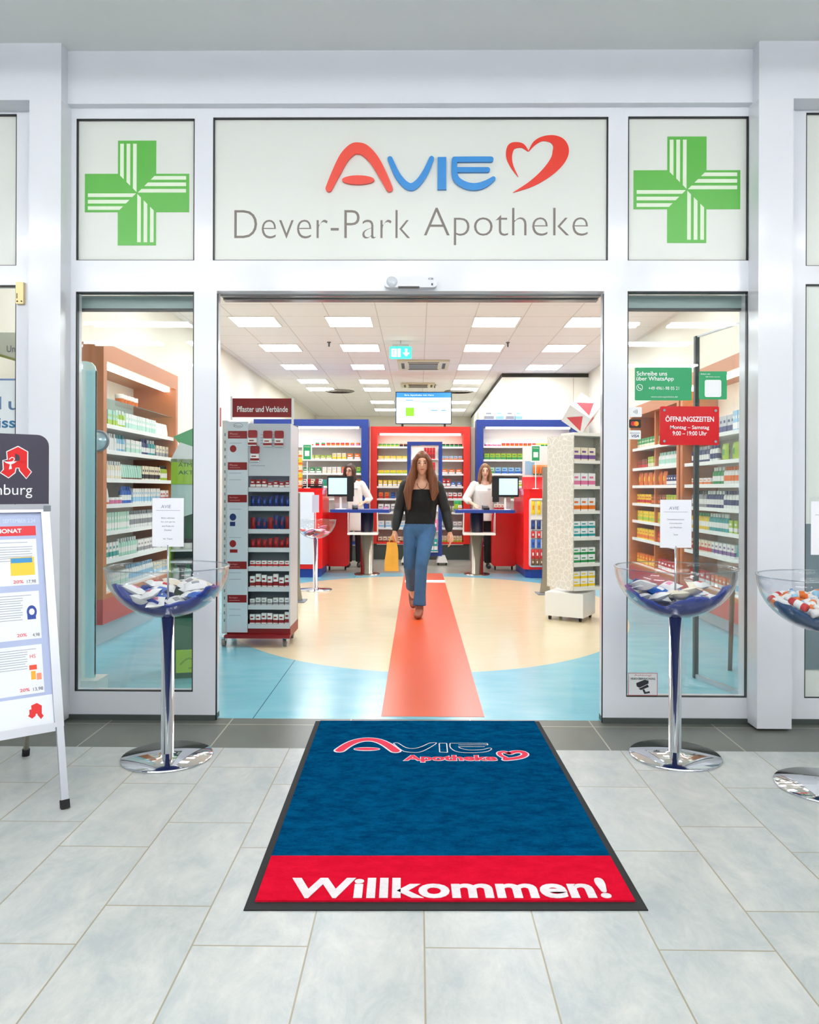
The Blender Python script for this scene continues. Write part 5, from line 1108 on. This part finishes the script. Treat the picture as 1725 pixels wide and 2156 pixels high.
for i in range(3): item('jar', 'white', 'black', (-1.72 + 0.08 * i, 1.05 + 0.015 * i, 0.9), 0, 'white jar with black lid on the green floor display', 'jars on the green floor display', (0.07, 0.07, 0.07))
for i in range(3): item('bottle', 'mint', 'green', (-1.72 + 0.08 * i, 1.05 + 0.015 * i, 0.66), 0, 'mint bottle with green cap on the green floor display', 'bottles on the green floor display', (0.05, 0.13, 0.05))

# ================================================================== A-BOARD
ang = math.radians(37.9); r = E('sidewalk_board', 'folding A-board with pharmacy poster at the left edge', 'advertising board', (-1.940, -1.105, 0), ang)
al = math.atan2(0.39, 1.25); HB = math.hypot(0.39, 1.25)
inv = r.matrix_basis.inverted()
def slope(u, s_, off=0.0): return Vector((u, -0.39 + s_ * math.sin(al) - off * math.cos(al), s_ * math.cos(al) - off * math.sin(al) * -1))
SF = (slope(0, 0), Vector((1, 0, 0)), Vector((0, math.sin(al), math.cos(al))), Vector((0, -math.cos(al), math.sin(al))))
def bar(b, u0, u1, s0, s1, d0, d1):   # a bar lying in the slope plane
    o, u, v, n = SF; b.prism([o + u * a + v * c_ + n * d0 for a, c_ in ((u0, s0), (u1, s0), (u1, s1), (u0, s1))], n * (d1 - d0))
b = MB(); bar(b, 0.285, 0.32, 0.33, HB, -0.012, 0.014); bar(b, -0.32, -0.285, 0.33, HB, -0.012, 0.014); bar(b, -0.285, 0.285, HB - 0.035, HB, -0.012, 0.014); bar(b, -0.285, 0.285, 0.315, 0.35, -0.012, 0.014); b.build('poster_frame', ALU, r)
b = MB(); bar(b, -0.286, 0.286, 0.34, HB - 0.03, -0.008, 0.0); ps = b.build('poster', mat('poster_lilac_blue', (176, 188, 222), 0.4), r)
for s_ in (-1, 1):
    b = MB(); bar(b, 0.291 if s_ > 0 else -0.319, 0.319 if s_ > 0 else -0.291, 0.03, 0.34, -0.01, 0.01); lg = b.build('leg', ALU, r)
    b = MB(); bar(b, 0.288 if s_ > 0 else -0.322, 0.322 if s_ > 0 else -0.288, 0.0, 0.035, -0.014, 0.014); b.build('rubber_foot', RUBBER, lg)
    b = MB(); b.tube([(s_ * 0.305, 0.39, 0.03), (s_ * 0.305, 0.02, 1.22)], 0.014, 8); lg = b.build('leg', mat('leg_tan_metal', (186, 182, 168), 0.4, 0.4), r); b = MB(); b.tube([(s_ * 0.305, 0.397, 0.0), (s_ * 0.305, 0.388, 0.035)], 0.018, 8); b.build('rubber_foot', RUBBER, lg)
b = MB(); b.box(-0.285, 0.285, 0.02, 0.03, 0.35, 1.2); b.v = [(x, 0.39 - (z / 1.25) * 0.39 + (0.0 if y < 0.025 else 0.01), z) for x, y, z in b.v]; b.build('rear_panel', ALU, r)
b = MB(); b.box(-0.32, 0.32, -0.02, 0.02, 1.225, 1.255); b.build('hinge_bar', ALU, r)
b = MB(); b.box(0.295, 0.325, -0.026, -0.018, 1.225, 1.25); b.build('corner_cap', MGREY, r)
b = MB(); pts = []
for cx, cz_, a0 in ((0.32 - 0.05, 1.57 - 0.05, 0), (-0.32 + 0.05, 1.57 - 0.05, 90)):
    for i in range(7): a = math.radians(a0 + 15 * i); pts.append((cx + 0.05 * math.cos(a), -0.008, cz_ + 0.05 * math.sin(a)))
pts += [(-0.32, -0.008, 1.257), (0.32, -0.008, 1.257)]; b.prism(pts, (0, 0.016, 0)); hd_ = b.build('header_plate', mat('header_slate', (70, 66, 82), 0.4), r)
Rz = Matrix.Rotation(ang, 3, 'Z'); nH = Rz @ Vector((0, -1, 0)); pH = r.matrix_basis @ Vector((0, -0.008, 0))
def hp(px, py): v = inv @ hit(px, py, pH, nH); return (v.x, v.z)
HF = (Vector((0, -0.008, 0)), Vector((1, 0, 0)), Vector((0, 0, 1)), Vector((0, -1, 0)))
def hc(pts): return [hp(x / 5.988, 880 + y / 5.988) for x, y in pts]
AO = [(228, 357), (350, 425), (350, 625), (398, 680), (332, 766), (245, 665), (240, 632), (202, 632), (192, 690), (108, 756), (4, 690), (42, 650), (36, 535), (92, 522), (84, 425)]
b = MB(); b.ribbon(HF, hc(AO + [AO[0]]), 0.0045, 0.0016, sub=1, capr=False); b.build('pharmacy_letter_edge', SW, hd_)
b = MB(); b.on(HF, hc([(228, 357), (350, 425), (350, 560), (250, 560), (250, 500), (240, 470), (192, 448), (150, 400)]), 0.001); b.on(HF, hc([(228, 357), (150, 400), (192, 448), (192, 560), (84, 560), (92, 522), (84, 425)]), 0.001)
b.on(HF, hc([(84, 560), (192, 540), (250, 540), (350, 560), (350, 625), (240, 632), (202, 632), (192, 690), (108, 756), (4, 690), (42, 650), (36, 535)]), 0.001); b.on(HF, hc([(350, 625), (398, 680), (332, 766), (245, 665), (240, 632)]), 0.001); b.build('pharmacy_letter', mat('pharmacy_red', (228, 32, 34), 0.4), hd_)
b = MB(); b.on(HF, hc([(40, 540), (90, 552), (215, 546), (170, 575), (140, 585), (150, 640), (110, 650), (125, 585), (80, 570)]), 0.0022); b.ribbon(HF, hc([(118, 520), (150, 498), (180, 512), (165, 545), (135, 555)]), 0.0035, 0.0022); b.build('chalice', SW, hd_)
b = MB(); a = hp(2, 1043); a2 = hp(68, 1043); t = hp(34, 1020); lo = hp(34, 1049)
b.text(HF, 'nburg', hp(-9, 1043)[0], lo[1], a2[0] - hp(-9, 1043)[0], t[1] - lo[1], 0.001); b.build('lettering', SW, hd_)
nS = Rz @ SF[3]; pS = r.matrix_basis @ SF[0]
def sp2(px, py):
    v = inv @ hit(px, py, pS, nS) - SF[0]; return (v.dot(SF[1]), v.dot(SF[2]))
def srect(b, x0, y0, x1, y1, d=0.0006, mi=0):
    a = sp2(x1, y1); c_ = sp2(x1, y0); e_ = sp2(x0, y1); b.rect(SF, min(a[0], e_[0]), a[0], a[1], c_[1], d, mi=mi)
def stext(b, t, x0, y0, x1, y1, d=0.0012, bold=0):
    a = sp2(x0, y1); c_ = sp2(x1, y1); e_ = sp2(x1, y0); b.text(SF, t, a[0], c_[1], c_[0] - a[0], e_[1] - c_[1], d, bold=bold)
b = MB(); stext(b, 'SEPTEMBER 2.24', 6, 1092, 74, 1100); b.build('lettering', mat('print_pale_blue', (214, 224, 244), 0.6), ps)
b = MB(); c_ = sp2(76, 1127); e_ = sp2(76, 1107); b.rect(SF, -0.27, c_[0], c_[1], e_[1]); b.build('red_band', mat('poster_red', (226, 48, 58), 0.5), ps)
b = MB(); stext(b, 'MONAT', -8, 1113, 46, 1122, bold=0.03); b.build('lettering', SW, ps)
b = MB()
for x1_, y0_, y1_ in ((82, 1134, 1230), (88, 1243, 1343), (94, 1355, 1457)):
    c_ = sp2(x1_, y1_); e_ = sp2(x1_, y0_); b.rect(SF, -0.27, c_[0], c_[1], e_[1])
c_ = sp2(105, 1525); e_ = sp2(105, 1462); b.rect(SF, -0.285, 0.284, c_[1], e_[1]); b.build('white_box', mat('poster_box_white', (240, 243, 250), 0.5), ps)
b = MB()
for y0_, x1_, n in ((1141, 58, 1), (1150, 68, 7), (1252, 66, 1), (1259, 48, 10), (1365, 76, 1), (1372, 58, 8)):
    for q_ in range(n): srect(b, -40, y0_ + 5 * q_, x1_ - (4 if q_ % 3 == 2 else 0) - (26 if q_ > 4 and n == 7 else 0), y0_ + 5 * q_ + 1.4, 0.0012)
b.build('text_lines', mat('print_grey_blue', (172, 176, 190), 0.6), ps)
b = MB(); srect(b, 23, 1172, 74, 1210, 0.0012, 0); srect(b, 23, 1174, 68, 1184, 0.0018, 1); b.build('picture', [mat('poster_yellow', (250, 206, 60), 0.5), mat('poster_cyan', (60, 150, 205), 0.5)], ps)
b = MB(); c_ = sp2(67, 1288); b.ellipse(SF, c_[0], c_[1], 0.020, 0.028, 0.0012, mi=0); b.ellipse(SF, c_[0], c_[1], 0.011, 0.014, 0.0018, mi=1); srect(b, 58, 1292, 76, 1303, 0.0014, 0); b.build('picture', [mat('poster_royal', (40, 70, 160), 0.5), SW], ps)
b = MB(); srect(b, 62, 1399, 78, 1409, 0.0012, 0); srect(b, 66, 1412, 76, 1430, 0.0012, 1); srect(b, 78, 1416, 88, 1430, 0.0012, 2); stext(b, 'HS', 63, 1377, 75, 1385); b.build('picture', [mat('poster_redorange', (236, 76, 50), 0.5), mat('poster_amber', (248, 178, 50), 0.5), mat('poster_peach', (246, 150, 120), 0.5)], ps)
b = MB(); stext(b, '20%', 28, 1221, 50, 1228, bold=0.02); stext(b, '20%', 36, 1333, 57, 1340, bold=0.02); stext(b, '20%', 42, 1448, 63, 1455, bold=0.02); b.build('lettering', mat('print_rose', (226, 90, 96), 0.5), ps)
b = MB(); stext(b, '17,98', 57, 1220, 76, 1228); stext(b, '4,98', 69, 1332, 84, 1340); stext(b, '13,98', 70, 1445, 91, 1453); b.build('lettering', INKD, ps)
b = MB(); sA = [sp2(59 + (x - 4) * 0.0839, 1480 + (y - 357) * 0.083) for x, y in AO]
b.on(SF, [sA[i] for i in (0, 1, 2, 3, 4, 5, 6, 7, 8, 9, 10, 11, 12, 13, 14)], 0.0012); b.build('pharmacy_letter', mat('pharmacy_red'), ps)

# ================================================================== PEOPLE
def remesh(b, voxel, it=3, fac=0.5):
    me = bpy.data.meshes.new('tmp'); me.from_pydata(b.v, [], b.f); me.update()
    bm = bmesh.new(); bm.from_mesh(me); bmesh.ops.recalc_face_normals(bm, faces=bm.faces); bm.to_mesh(me); bm.free()
    o = bpy.data.objects.new('tmp', me); C.objects.link(o)
    m = o.modifiers.new('r', 'REMESH'); m.mode = 'VOXEL'; m.voxel_size = voxel; m.use_smooth_shade = True
    s2 = o.modifiers.new('s', 'SMOOTH'); s2.iterations = it; s2.factor = fac
    bpy.context.view_layer.update(); dg = bpy.context.evaluated_depsgraph_get()
    out = bpy.data.meshes.new_from_object(o.evaluated_get(dg)); bpy.data.objects.remove(o); bpy.data.meshes.remove(me); return out
def rbuild(b, name, m, parent, voxel=0.009, it=3):
    me = remesh(b, voxel, it); me.materials.clear(); me.materials.append(m); me.name = name
    me.polygons.foreach_set('use_smooth', [True] * len(me.polygons))
    o = bpy.data.objects.new(name, me); C.objects.link(o); o.parent = parent; return o
SKIN = mat('skin', (226, 168, 136), 0.5, noise=0.04, nscale=8); LIP = mat('lips', (186, 96, 88), 0.5); EYEW = mat('eye_dark', (48, 36, 34), 0.3); SKIN2 = mat('skin_light', (236, 190, 164), 0.5, noise=0.04, nscale=8)
V_ = Vector
def hand(b, wrist, dirn, palm_n, curl, side, s_=1.0):
    """palm + five separate fingers; dirn: towards fingertips, palm_n: palm normal, side: +1/-1 where the thumb leaves"""
    d = V_(dirn).normalized(); n = V_(palm_n).normalized(); t = d.cross(n).normalized() * side
    w = V_(wrist); b.tube([w, w + d * 0.03 * s_, w + d * 0.085 * s_], [(0.024 * s_, 0.017 * s_), (0.034 * s_, 0.017 * s_), (0.036 * s_, 0.014 * s_)], 12, round_=True)
    for i, L in enumerate((0.066, 0.075, 0.07, 0.054)):
        base = w + d * 0.08 * s_ + t * (0.027 - 0.018 * i) * s_; p = [base - d * 0.015]; c_ = 0; dd = d.copy()
        for k_, fr_ in enumerate((0.45, 0.32, 0.23)):
            c_ += curl * (0.7 + 0.3 * k_); dd = (d * math.cos(c_) + n * math.sin(c_)).normalized(); p.append((p[-1] if k_ else base) + dd * L * fr_ * s_)
        b.tube(p, [0.0095 * s_, 0.009 * s_, 0.0085 * s_, 0.0075 * s_], 8, round_=True)
    b0 = w + d * 0.03 * s_ + t * 0.02 * s_; b.tube([b0, b0 + (t * 0.7 + d * 0.7).normalized() * 0.035 * s_, b0 + (t * 0.5 + d * 0.85).normalized() * 0.062 * s_ + n * 0.012], [0.013 * s_, 0.0105 * s_, 0.009 * s_], 8, round_=True)

def head(b, c, s_=1.0, yaw=0.0):
    R = Matrix.Rotation(yaw, 3, 'Z')
    def p(x, y, z): return V_(c) + R @ V_((x * s_, y * s_, z * s_))
    b.tube([p(0, 0.008, 0.068), p(0, 0.005, 0.042), p(0, 0, 0.0), p(0, -0.01, -0.045), p(0, -0.024, -0.08), p(0, -0.034, -0.098)],
           [(0.056 * s_, 0.072 * s_), (0.070 * s_, 0.090 * s_), (0.072 * s_, 0.093 * s_), (0.063 * s_, 0.078 * s_), (0.045 * s_, 0.056 * s_), (0.026 * s_, 0.032 * s_)], 18, round_=True)
    b.tube([p(0, -0.088, 0.02), p(0, -0.105, -0.012), p(0, -0.112, -0.028)], [0.008 * s_, 0.011 * s_, 0.014 * s_], 8, round_=True)
    for q in (-1, 1): b.ball(p(q * 0.075, 0.008, -0.005), (0.01 * s_, 0.018 * s_, 0.03 * s_), 8, 6)
    return p
def face(p, parent, s_=1.0, glasses=False):
    for q in (-1, 1):
        b = MB(); b.ball(p(q * 0.031, -0.082, 0.008), (0.013 * s_, 0.008 * s_, 0.007 * s_), 10, 6); b.build('eye', EYEW, parent)
        b = MB(); b.tube([p(q * 0.015, -0.092, 0.026), p(q * 0.033, -0.09, 0.031), p(q * 0.048, -0.078, 0.026)], 0.0035 * s_, 6); b.build('eyebrow', mat('brow_brown', (92, 60, 42), 0.8), parent)
    b = MB(); b.tube([p(-0.022, -0.083, -0.058), p(0, -0.091, -0.06), p(0.022, -0.083, -0.058)], [0.003 * s_, 0.007 * s_, 0.003 * s_], 8); b.build('mouth', LIP, parent)
    if glasses:
        b = MB()
        for q in (-1, 1): b.tube([p(q * 0.034 + 0.024 * math.cos(t * PI / 6), -0.102, 0.006 + 0.018 * math.sin(t * PI / 6)) for t in range(13)], 0.0028, 6, cap=False); b.tube([p(q * 0.058, -0.1, 0.01), p(q * 0.08, 0.0, 0.012)], 0.0026, 6)
        b.tube([p(-0.01, -0.102, 0.008), p(0.01, -0.102, 0.008)], 0.0028, 6); b.build('glasses', mat('dark_frames', (60, 34, 30), 0.3), parent)

# --- the walking woman
wm = E('person', 'person in a black top and blue jeans walking towards the entrance on the red strip', 'person', (0.0, 3.85, 0.0))
hd = V_((0.045, -0.03, 1.60))
shL, shR = V_((-0.135, 0.0, 1.375)), V_((0.215, 0.01, 1.365))      # image left / image right
hpL, hpR = V_((-0.06, 0.0, 0.93)), V_((0.105, 0.0, 0.93)); knR, anR = V_((0.04, -0.22, 0.53)), V_((0.02, -0.24, 0.11)); knL, anL = V_((-0.085, -0.04, 0.50)), V_((-0.06, 0.36, 0.24))
elL, wrL = V_((-0.205, 0.04, 1.10)), V_((-0.245, -0.03, 0.87)); elR, wrR = V_((0.305, 0.05, 1.09)), V_((0.345, -0.02, 0.86))
body = MB(); p = head(body, hd)
body.tube([hd + V_((0, 0.01, -0.07)), V_((0.042, 0.0, 1.44)), V_((0.04, 0.005, 1.39))], [0.046, 0.048, 0.07], 14)
tors = [((0.04, 0.005, 1.405), (0.075, 0.06)), ((0.04, 0.005, 1.37), (0.155, 0.08)), ((0.038, 0, 1.28), (0.155, 0.098)), ((0.032, -0.005, 1.20), (0.145, 0.105)), ((0.026, 0, 1.09), (0.118, 0.088)), ((0.022, 0, 0.99), (0.145, 0.10)), ((0.022, 0, 0.90), (0.165, 0.11))]
body.tube([t[0] for t in tors], [t[1] for t in tors], 20, round_=True)
for a, e_, w_, sg_ in ((shL, elL, wrL, -1), (shR, elR, wrR, 1)): body.tube([a, (a + e_) / 2, e_, (e_ + w_) / 2, w_], [0.05, 0.043, 0.037, 0.032, 0.023], 12, round_=True)
for a, e_, w_ in ((hpL, knL, anL), (hpR, knR, anR)): body.tube([a, (a + e_) / 2, e_, (e_ * 0.6 + w_ * 0.4), w_], [0.085, 0.072, 0.052, 0.05, 0.034], 14, round_=True)
body.tube([anR, V_((0.02, -0.27, 0.05)), V_((0.005, -0.38, 0.035))], [0.032, 0.035, 0.026], 10, round_=True); body.tube([anL, V_((-0.06, 0.36, 0.17)), V_((-0.05, 0.33, 0.08))], [0.032, 0.033, 0.024], 10, round_=True)
hand(body, wrL, (0.02, 0.0, -1), (1, 0, 0), 0.75, 1); hand(body, wrR, (0.08, -0.15, -1), (-1, 0, 0), 0.3, -1)
rbuild(body, 'body', SKIN, wm, 0.0065, 4); face(p, wm)
b = MB(); T2 = [((0.038, 0, 1.325), (0.13, 0.10)), ((0.038, -0.002, 1.28), (0.158, 0.108)), ((0.032, -0.007, 1.20), (0.152, 0.117)), ((0.026, -0.002, 1.09), (0.128, 0.098)), ((0.022, 0, 1.02), (0.145, 0.106)), ((0.022, 0, 0.96), (0.166, 0.117))]
b.tube([t[0] for t in T2], [t[1] for t in T2], 22, round_=False); b.tube([(-0.06, 0, 1.30), (-0.075, 0.01, 1.41)], 0.03, 8); b.tube([(0.13, 0, 1.30), (0.15, 0.01, 1.40)], 0.03, 8); rbuild(b, 'top', mat('black_top', (8, 8, 10), 0.85), wm, 0.008)
b = MB(); J = mat('black_bomber_fabric', (26, 28, 30), 0.6, noise=0.3, nscale=14)
J2 = [((0.04, 0.035, 1.41), (0.11, 0.07)), ((0.04, 0.035, 1.375), (0.185, 0.09)), ((0.038, 0.04, 1.28), (0.185, 0.11)), ((0.034, 0.04, 1.18), (0.175, 0.115)), ((0.03, 0.04, 1.05), (0.168, 0.11)), ((0.028, 0.035, 0.97), (0.16, 0.10))]
b.tube([t[0] for t in J2], [t[1] for t in J2], 22)
for a, e_, w_ in ((shL, elL, wrL), (shR, elR, wrR)):
    wv = w_ + (e_ - w_) * 0.12; b.tube([a, a + (e_ - a) * 0.3 + V_((0, 0, 0)), (a + e_) / 2, e_, (e_ + wv) / 2, wv + (e_ - wv) * 0.15, wv], [0.06, 0.062, 0.06, 0.056, 0.052, 0.043, 0.033], 14, round_=True)
rbuild(b, 'jacket', J, wm, 0.009, 2)
JE = mat('blue_denim', (58, 98, 138), 0.85, noise=0.28, nscale=9); b = MB()
b.tube([(0.022, 0, 0.985), (0.022, 0, 0.955), (0.022, 0, 0.90), (0.022, 0, 0.83), (0.022, 0, 0.775)], [(0.145, 0.108), (0.162, 0.115), (0.178, 0.122), (0.168, 0.11), (0.09, 0.07)], 22)
for a, e_, w_ in ((hpL, knL, anL), (hpR, knR, anR)):
    d_ = (w_ - e_); b.tube([a + V_((0, 0, -0.02)), (a + e_) / 2, e_, e_ + d_ * 0.35, e_ + d_ * 0.7, e_ + d_ * 0.98], [0.098, 0.083, 0.064, 0.062, 0.062, 0.07], 16)
rbuild(b, 'jeans', JE, wm, 0.008, 2)
for a, to in ((anR, V_((-0.01, -0.43, 0.035))), (anL, V_((-0.045, 0.33, 0.035)))):
    b = MB()
    if a is anR: b.tube([(0.022, -0.215, 0.045), (0.02, -0.28, 0.05), (0.01, -0.35, 0.045), (0.0, -0.42, 0.035)], [(0.036, 0.042), (0.042, 0.045), (0.046, 0.038), (0.036, 0.028)], 14, round_=True); b.tube([(0.02, -0.24, 0.12), (0.02, -0.25, 0.06)], 0.044, 12)
    else: b.tube([(-0.06, 0.40, 0.21), (-0.06, 0.37, 0.14), (-0.05, 0.33, 0.07), (-0.045, 0.27, 0.035)], [(0.036, 0.04), (0.042, 0.04), (0.044, 0.034), (0.034, 0.026)], 14, round_=True)
    rbuild(b, 'shoe', mat('tan_leather', (140, 76, 52), 0.5), wm, 0.007, 2)
def hair_mat(name, c1, c2):
    m = bpy.data.materials.new(name); m.use_nodes = True; nt, N, M, MX = nodes_of(m); tc = N('ShaderNodeTexCoord'); mp = N('ShaderNodeMapping'); mp.inputs['Scale'].default_value = (55, 55, 3)
    n = N('ShaderNodeTexNoise'); n.inputs['Scale'].default_value = 1.0; n.inputs['Detail'].default_value = 3; nt.links.new(tc.outputs['Object'], mp.inputs[0]); nt.links.new(mp.outputs[0], n.inputs['Vector'])
    b_ = nt.nodes['Principled BSDF']; nt.links.new(MX(n.outputs['Fac'], lin(c1), lin(c2)), b_.inputs['Base Color']); b_.inputs['Roughness'].default_value = 0.45
    bp = N('ShaderNodeBump'); bp.inputs['Strength'].default_value = 0.5; bp.inputs['Distance'].default_value = 0.004; nt.links.new(n.outputs['Fac'], bp.inputs['Height']); nt.links.new(bp.outputs[0], b_.inputs['Normal']); return m
HAIR = hair_mat('long_brown_hair', (44, 22, 10), (150, 84, 40))
b = MB(); b.ball(hd + V_((0, 0.02, 0.052)), (0.082, 0.098, 0.082)); b.tube([hd + V_((0, 0.03, 0.085)), hd + V_((0, 0.035, 0.03)), hd + V_((0, 0.045, -0.04)), hd + V_((0, 0.06, -0.14)), hd + V_((0, 0.07, -0.30))], [(0.062, 0.075), (0.088, 0.085), (0.098, 0.065), (0.13, 0.05), (0.14, 0.04)], 18, round_=True)
for q in (-1, 1):
    n_ = 0.0 if q > 0 else 0.10
    b.tube([hd + V_((q * 0.04, -0.05, 0.085)), hd + V_((q * 0.078, -0.045, 0.04)), hd + V_((q * 0.09, -0.03, -0.05)), hd + V_((q * 0.115, -0.05, -0.16)), hd + V_((q * 0.13 - (0.02 if q < 0 else 0), -0.075, -0.30)), hd + V_((q * 0.12 - (0.02 if q < 0 else 0), -0.09, -0.38 - n_))], [(0.03, 0.025), (0.026, 0.045), (0.034, 0.05), (0.05, 0.045), (0.05, 0.03), (0.022, 0.015)], 12, round_=True)
rbuild(b, 'hair', HAIR, wm, 0.008, 2)
b = MB(); b.tube([(0.045 + 0.05 * math.cos(t * PI / 8), -0.085 - 0.012 * math.sin(t * PI / 8), 1.39 - 0.06 * math.sin(t * PI / 8)) for t in range(9)], 0.003, 6); b.ball((0.045, -0.108, 1.325), 0.01, 8, 6); b.build('necklace', mat('dark_metal_chain', (60, 50, 44), 0.4, 0.6), wm)
# paper bag in her hand
bg = E('paper_bag', 'yellow paper bag held in the hand of the walking woman', 'bag', (-0.275, 3.80, 0.46)); PB = mat('yellow_kraft_paper', (240, 176, 60), 0.7, noise=0.12, nscale=10)
b = MB(); N_ = 10; vs = []; fs = []
for j in range(6):
    z = 0.30 * j / 5; w_ = 0.075 - 0.015 * (j / 5) ** 2 * 3 * 0.5; d_ = 0.045 * (1 - 0.65 * (j / 5)); rn = 0.004 * math.sin(5 * j)
    vs += [(-w_ + rn, -d_, z), (0, -d_ - 0.006, z), (w_ + rn, -d_, z), (w_ + rn, d_, z), (0, d_ + 0.005, z), (-w_ + rn, d_, z)]
fs = [[j * 6 + k_, j * 6 + (k_ + 1) % 6, (j + 1) * 6 + (k_ + 1) % 6, (j + 1) * 6 + k_] for j in range(5) for k_ in range(6)] + [[5, 4, 3, 2, 1, 0], [30, 31, 32, 33, 34, 35]]
b.add(vs, fs); b.build('sack', PB, bg); b = MB(); b.tube([(-0.03, 0, 0.29), (-0.02, 0, 0.34), (0.0, 0.0, 0.375), (0.02, 0, 0.34), (0.03, 0, 0.29)], 0.006, 8); b.build('handle', PB, bg)

# --- two pharmacists behind the counters
COAT = mat('white_work_coat', (240, 238, 230), 0.8, noise=0.03, nscale=8); TRO = mat('black_trousers', (18, 18, 22), 0.8)
def pharmacist(lbl, x, y, lean, elbow_l, wrist_l, elbow_r, wrist_r, hair_m, sc_, glasses, hdir, coat_len, z0=0.0):
    r = E('person', lbl, 'person', (x, y, z0)); S_ = sc_
    hips = V_((0, 0, 0.95)); ch = V_((lean[0] * 0.6, lean[1] * 0.6, 1.32)); nk = V_((lean[0] * 0.9, lean[1] * 0.9, 1.47)); hd = V_((lean[0] * 1.15, lean[1] * 1.15, 1.63)); s1, s2 = ch + V_((-0.165, 0, 0.09)), ch + V_((0.165, 0, 0.09))
    b = MB(); p = head(b, hd, 1.0, hdir); b.tube([hd + V_((0, 0.01, -0.07)), nk, nk + V_((0, 0.01, -0.06))], [0.045, 0.047, 0.07], 12)
    b.tube([hips, (hips + ch) / 2, ch, ch + V_((0, 0, 0.1))], [(0.16, 0.11), (0.12, 0.09), (0.15, 0.1), (0.13, 0.07)], 18, round_=True)
    e1, w1, e2, w2 = map(V_, (elbow_l, wrist_l, elbow_r, wrist_r))
    for a, e_, w_ in ((s1, e1, w1), (s2, e2, w2)): b.tube([a, (a + e_) / 2, e_, (e_ + w_) / 2, w_], [0.048, 0.042, 0.036, 0.031, 0.023], 12, round_=True)
    for q in (-1, 1): b.tube([(q * 0.085, 0, 0.92), (q * 0.09, 0, 0.5), (q * 0.09, 0.01, 0.1)], [0.085, 0.052, 0.034], 12, round_=True); b.tube([(q * 0.09, 0.02, 0.06), (q * 0.1, -0.12, 0.035)], [0.035, 0.028], 10, round_=True)
    hand(b, w1, (w1 - e1), (0, 0, -1) if abs((w1 - e1).z) < 0.2 else (1, 0, 0), 0.35, 1); hand(b, w2, (w2 - e2), (0, 0, -1) if abs((w2 - e2).z) < 0.2 else (-1, 0, 0), 0.35, -1)
    rbuild(b, 'body', SKIN2, r, 0.0075, 4); face(p, r, 1.0, glasses)
    b = MB(); b.tube([V_((0, 0, coat_len)), V_((0, 0, 0.95)), (hips + ch) / 2, ch, ch + V_((0, 0.0, 0.1)), nk + V_((0, 0.01, -0.02))], [(0.19, 0.135), (0.18, 0.13), (0.165, 0.125), (0.18, 0.125), (0.165, 0.095), (0.075, 0.06)], 20)
    for a, e_, w_ in ((s1, e1, w1), (s2, e2, w2)): b.tube([a, (a + e_) / 2, e_, e_ + (w_ - e_) * 0.35], [0.066, 0.066, 0.062, 0.058], 14, round_=True)
    rbuild(b, 'work_coat', COAT, r, 0.009, 2)
    b = MB(); b.tube([(0, 0, 0.97), (0, 0, 0.86)], [(0.16, 0.115), (0.17, 0.12)], 16)
    for q in (-1, 1): b.tube([(q * 0.085, 0, 0.9), (q * 0.09, 0, 0.5), (q * 0.09, 0.01, 0.09)], [0.092, 0.07, 0.06], 14)
    rbuild(b, 'trousers', TRO, r, 0.009, 2)
    for q in (-1, 1): b = MB(); b.tube([(q * 0.09, 0.05, 0.035), (q * 0.092, -0.03, 0.045), (q * 0.1, -0.14, 0.03)], [(0.036, 0.034), (0.04, 0.042), (0.036, 0.026)], 12, round_=True); rbuild(b, 'shoe', mat('dark_shoe', (34, 30, 30), 0.5) if glasses else mat('dark_shoe'), r, 0.008, 2)
    b = MB(); R = Matrix.Rotation(hdir, 3, 'Z')
    def h(x, y, z): return hd + R @ V_((x, y, z))
    b.ball(h(0, 0.02, 0.052), (0.082, 0.098, 0.082)); b.tube([h(0, 0.028, 0.085), h(0, 0.032, 0.03), h(0, 0.04, -0.05), h(0, 0.06, -0.15), h(0, 0.065, -0.19)], [(0.06, 0.075), (0.086, 0.085), (0.09, 0.065), (0.09, 0.05), (0.05, 0.03)], 16, round_=True)
    for q in (-1, 1): b.tube([h(q * 0.04, -0.05, 0.088), h(q * 0.075, -0.045, 0.035), h(q * 0.088, -0.025, -0.05), h(q * 0.095, -0.03, -0.14), h(q * 0.085, -0.03, -0.2)], [(0.03, 0.022), (0.024, 0.04), (0.03, 0.042), (0.036, 0.036), (0.018, 0.015)], 12, round_=True)
    rbuild(b, 'hair', hair_m, r, 0.008, 2)
    b = MB(); b.box(0.05, 0.11, ch.y - 0.135, ch.y - 0.128, ch.z + 0.0, ch.z + 0.025); b.v = [(a + ch.x, c_, e_) for a, c_, e_ in b.v]; b.build('name_badge', P('silver'), r)
    return r
pharmacist('person in a white coat with glasses standing behind the left counter', -1.09, 8.72, (-0.06, -0.02), (-0.27, -0.05, 1.18), (-0.2, -0.28, 1.15), (0.27, 0.03, 1.15), (0.17, -0.2, 1.1), hair_mat('dark_brown_hair', (40, 22, 16), (92, 56, 38)), 1.0, True, -0.35, 0.62, 0.0)
pharmacist('person in a white coat leaning over the right blue table', 1.10, 8.62, (0.02, -0.12), (-0.3, -0.16, 1.17), (-0.18, -0.50, 1.075), (0.28, -0.12, 1.17), (0.22, -0.45, 1.09), hair_mat('mid_brown_hair', (90, 56, 32), (170, 122, 78)), 1.0, False, 0.0, 0.80, 0.0)
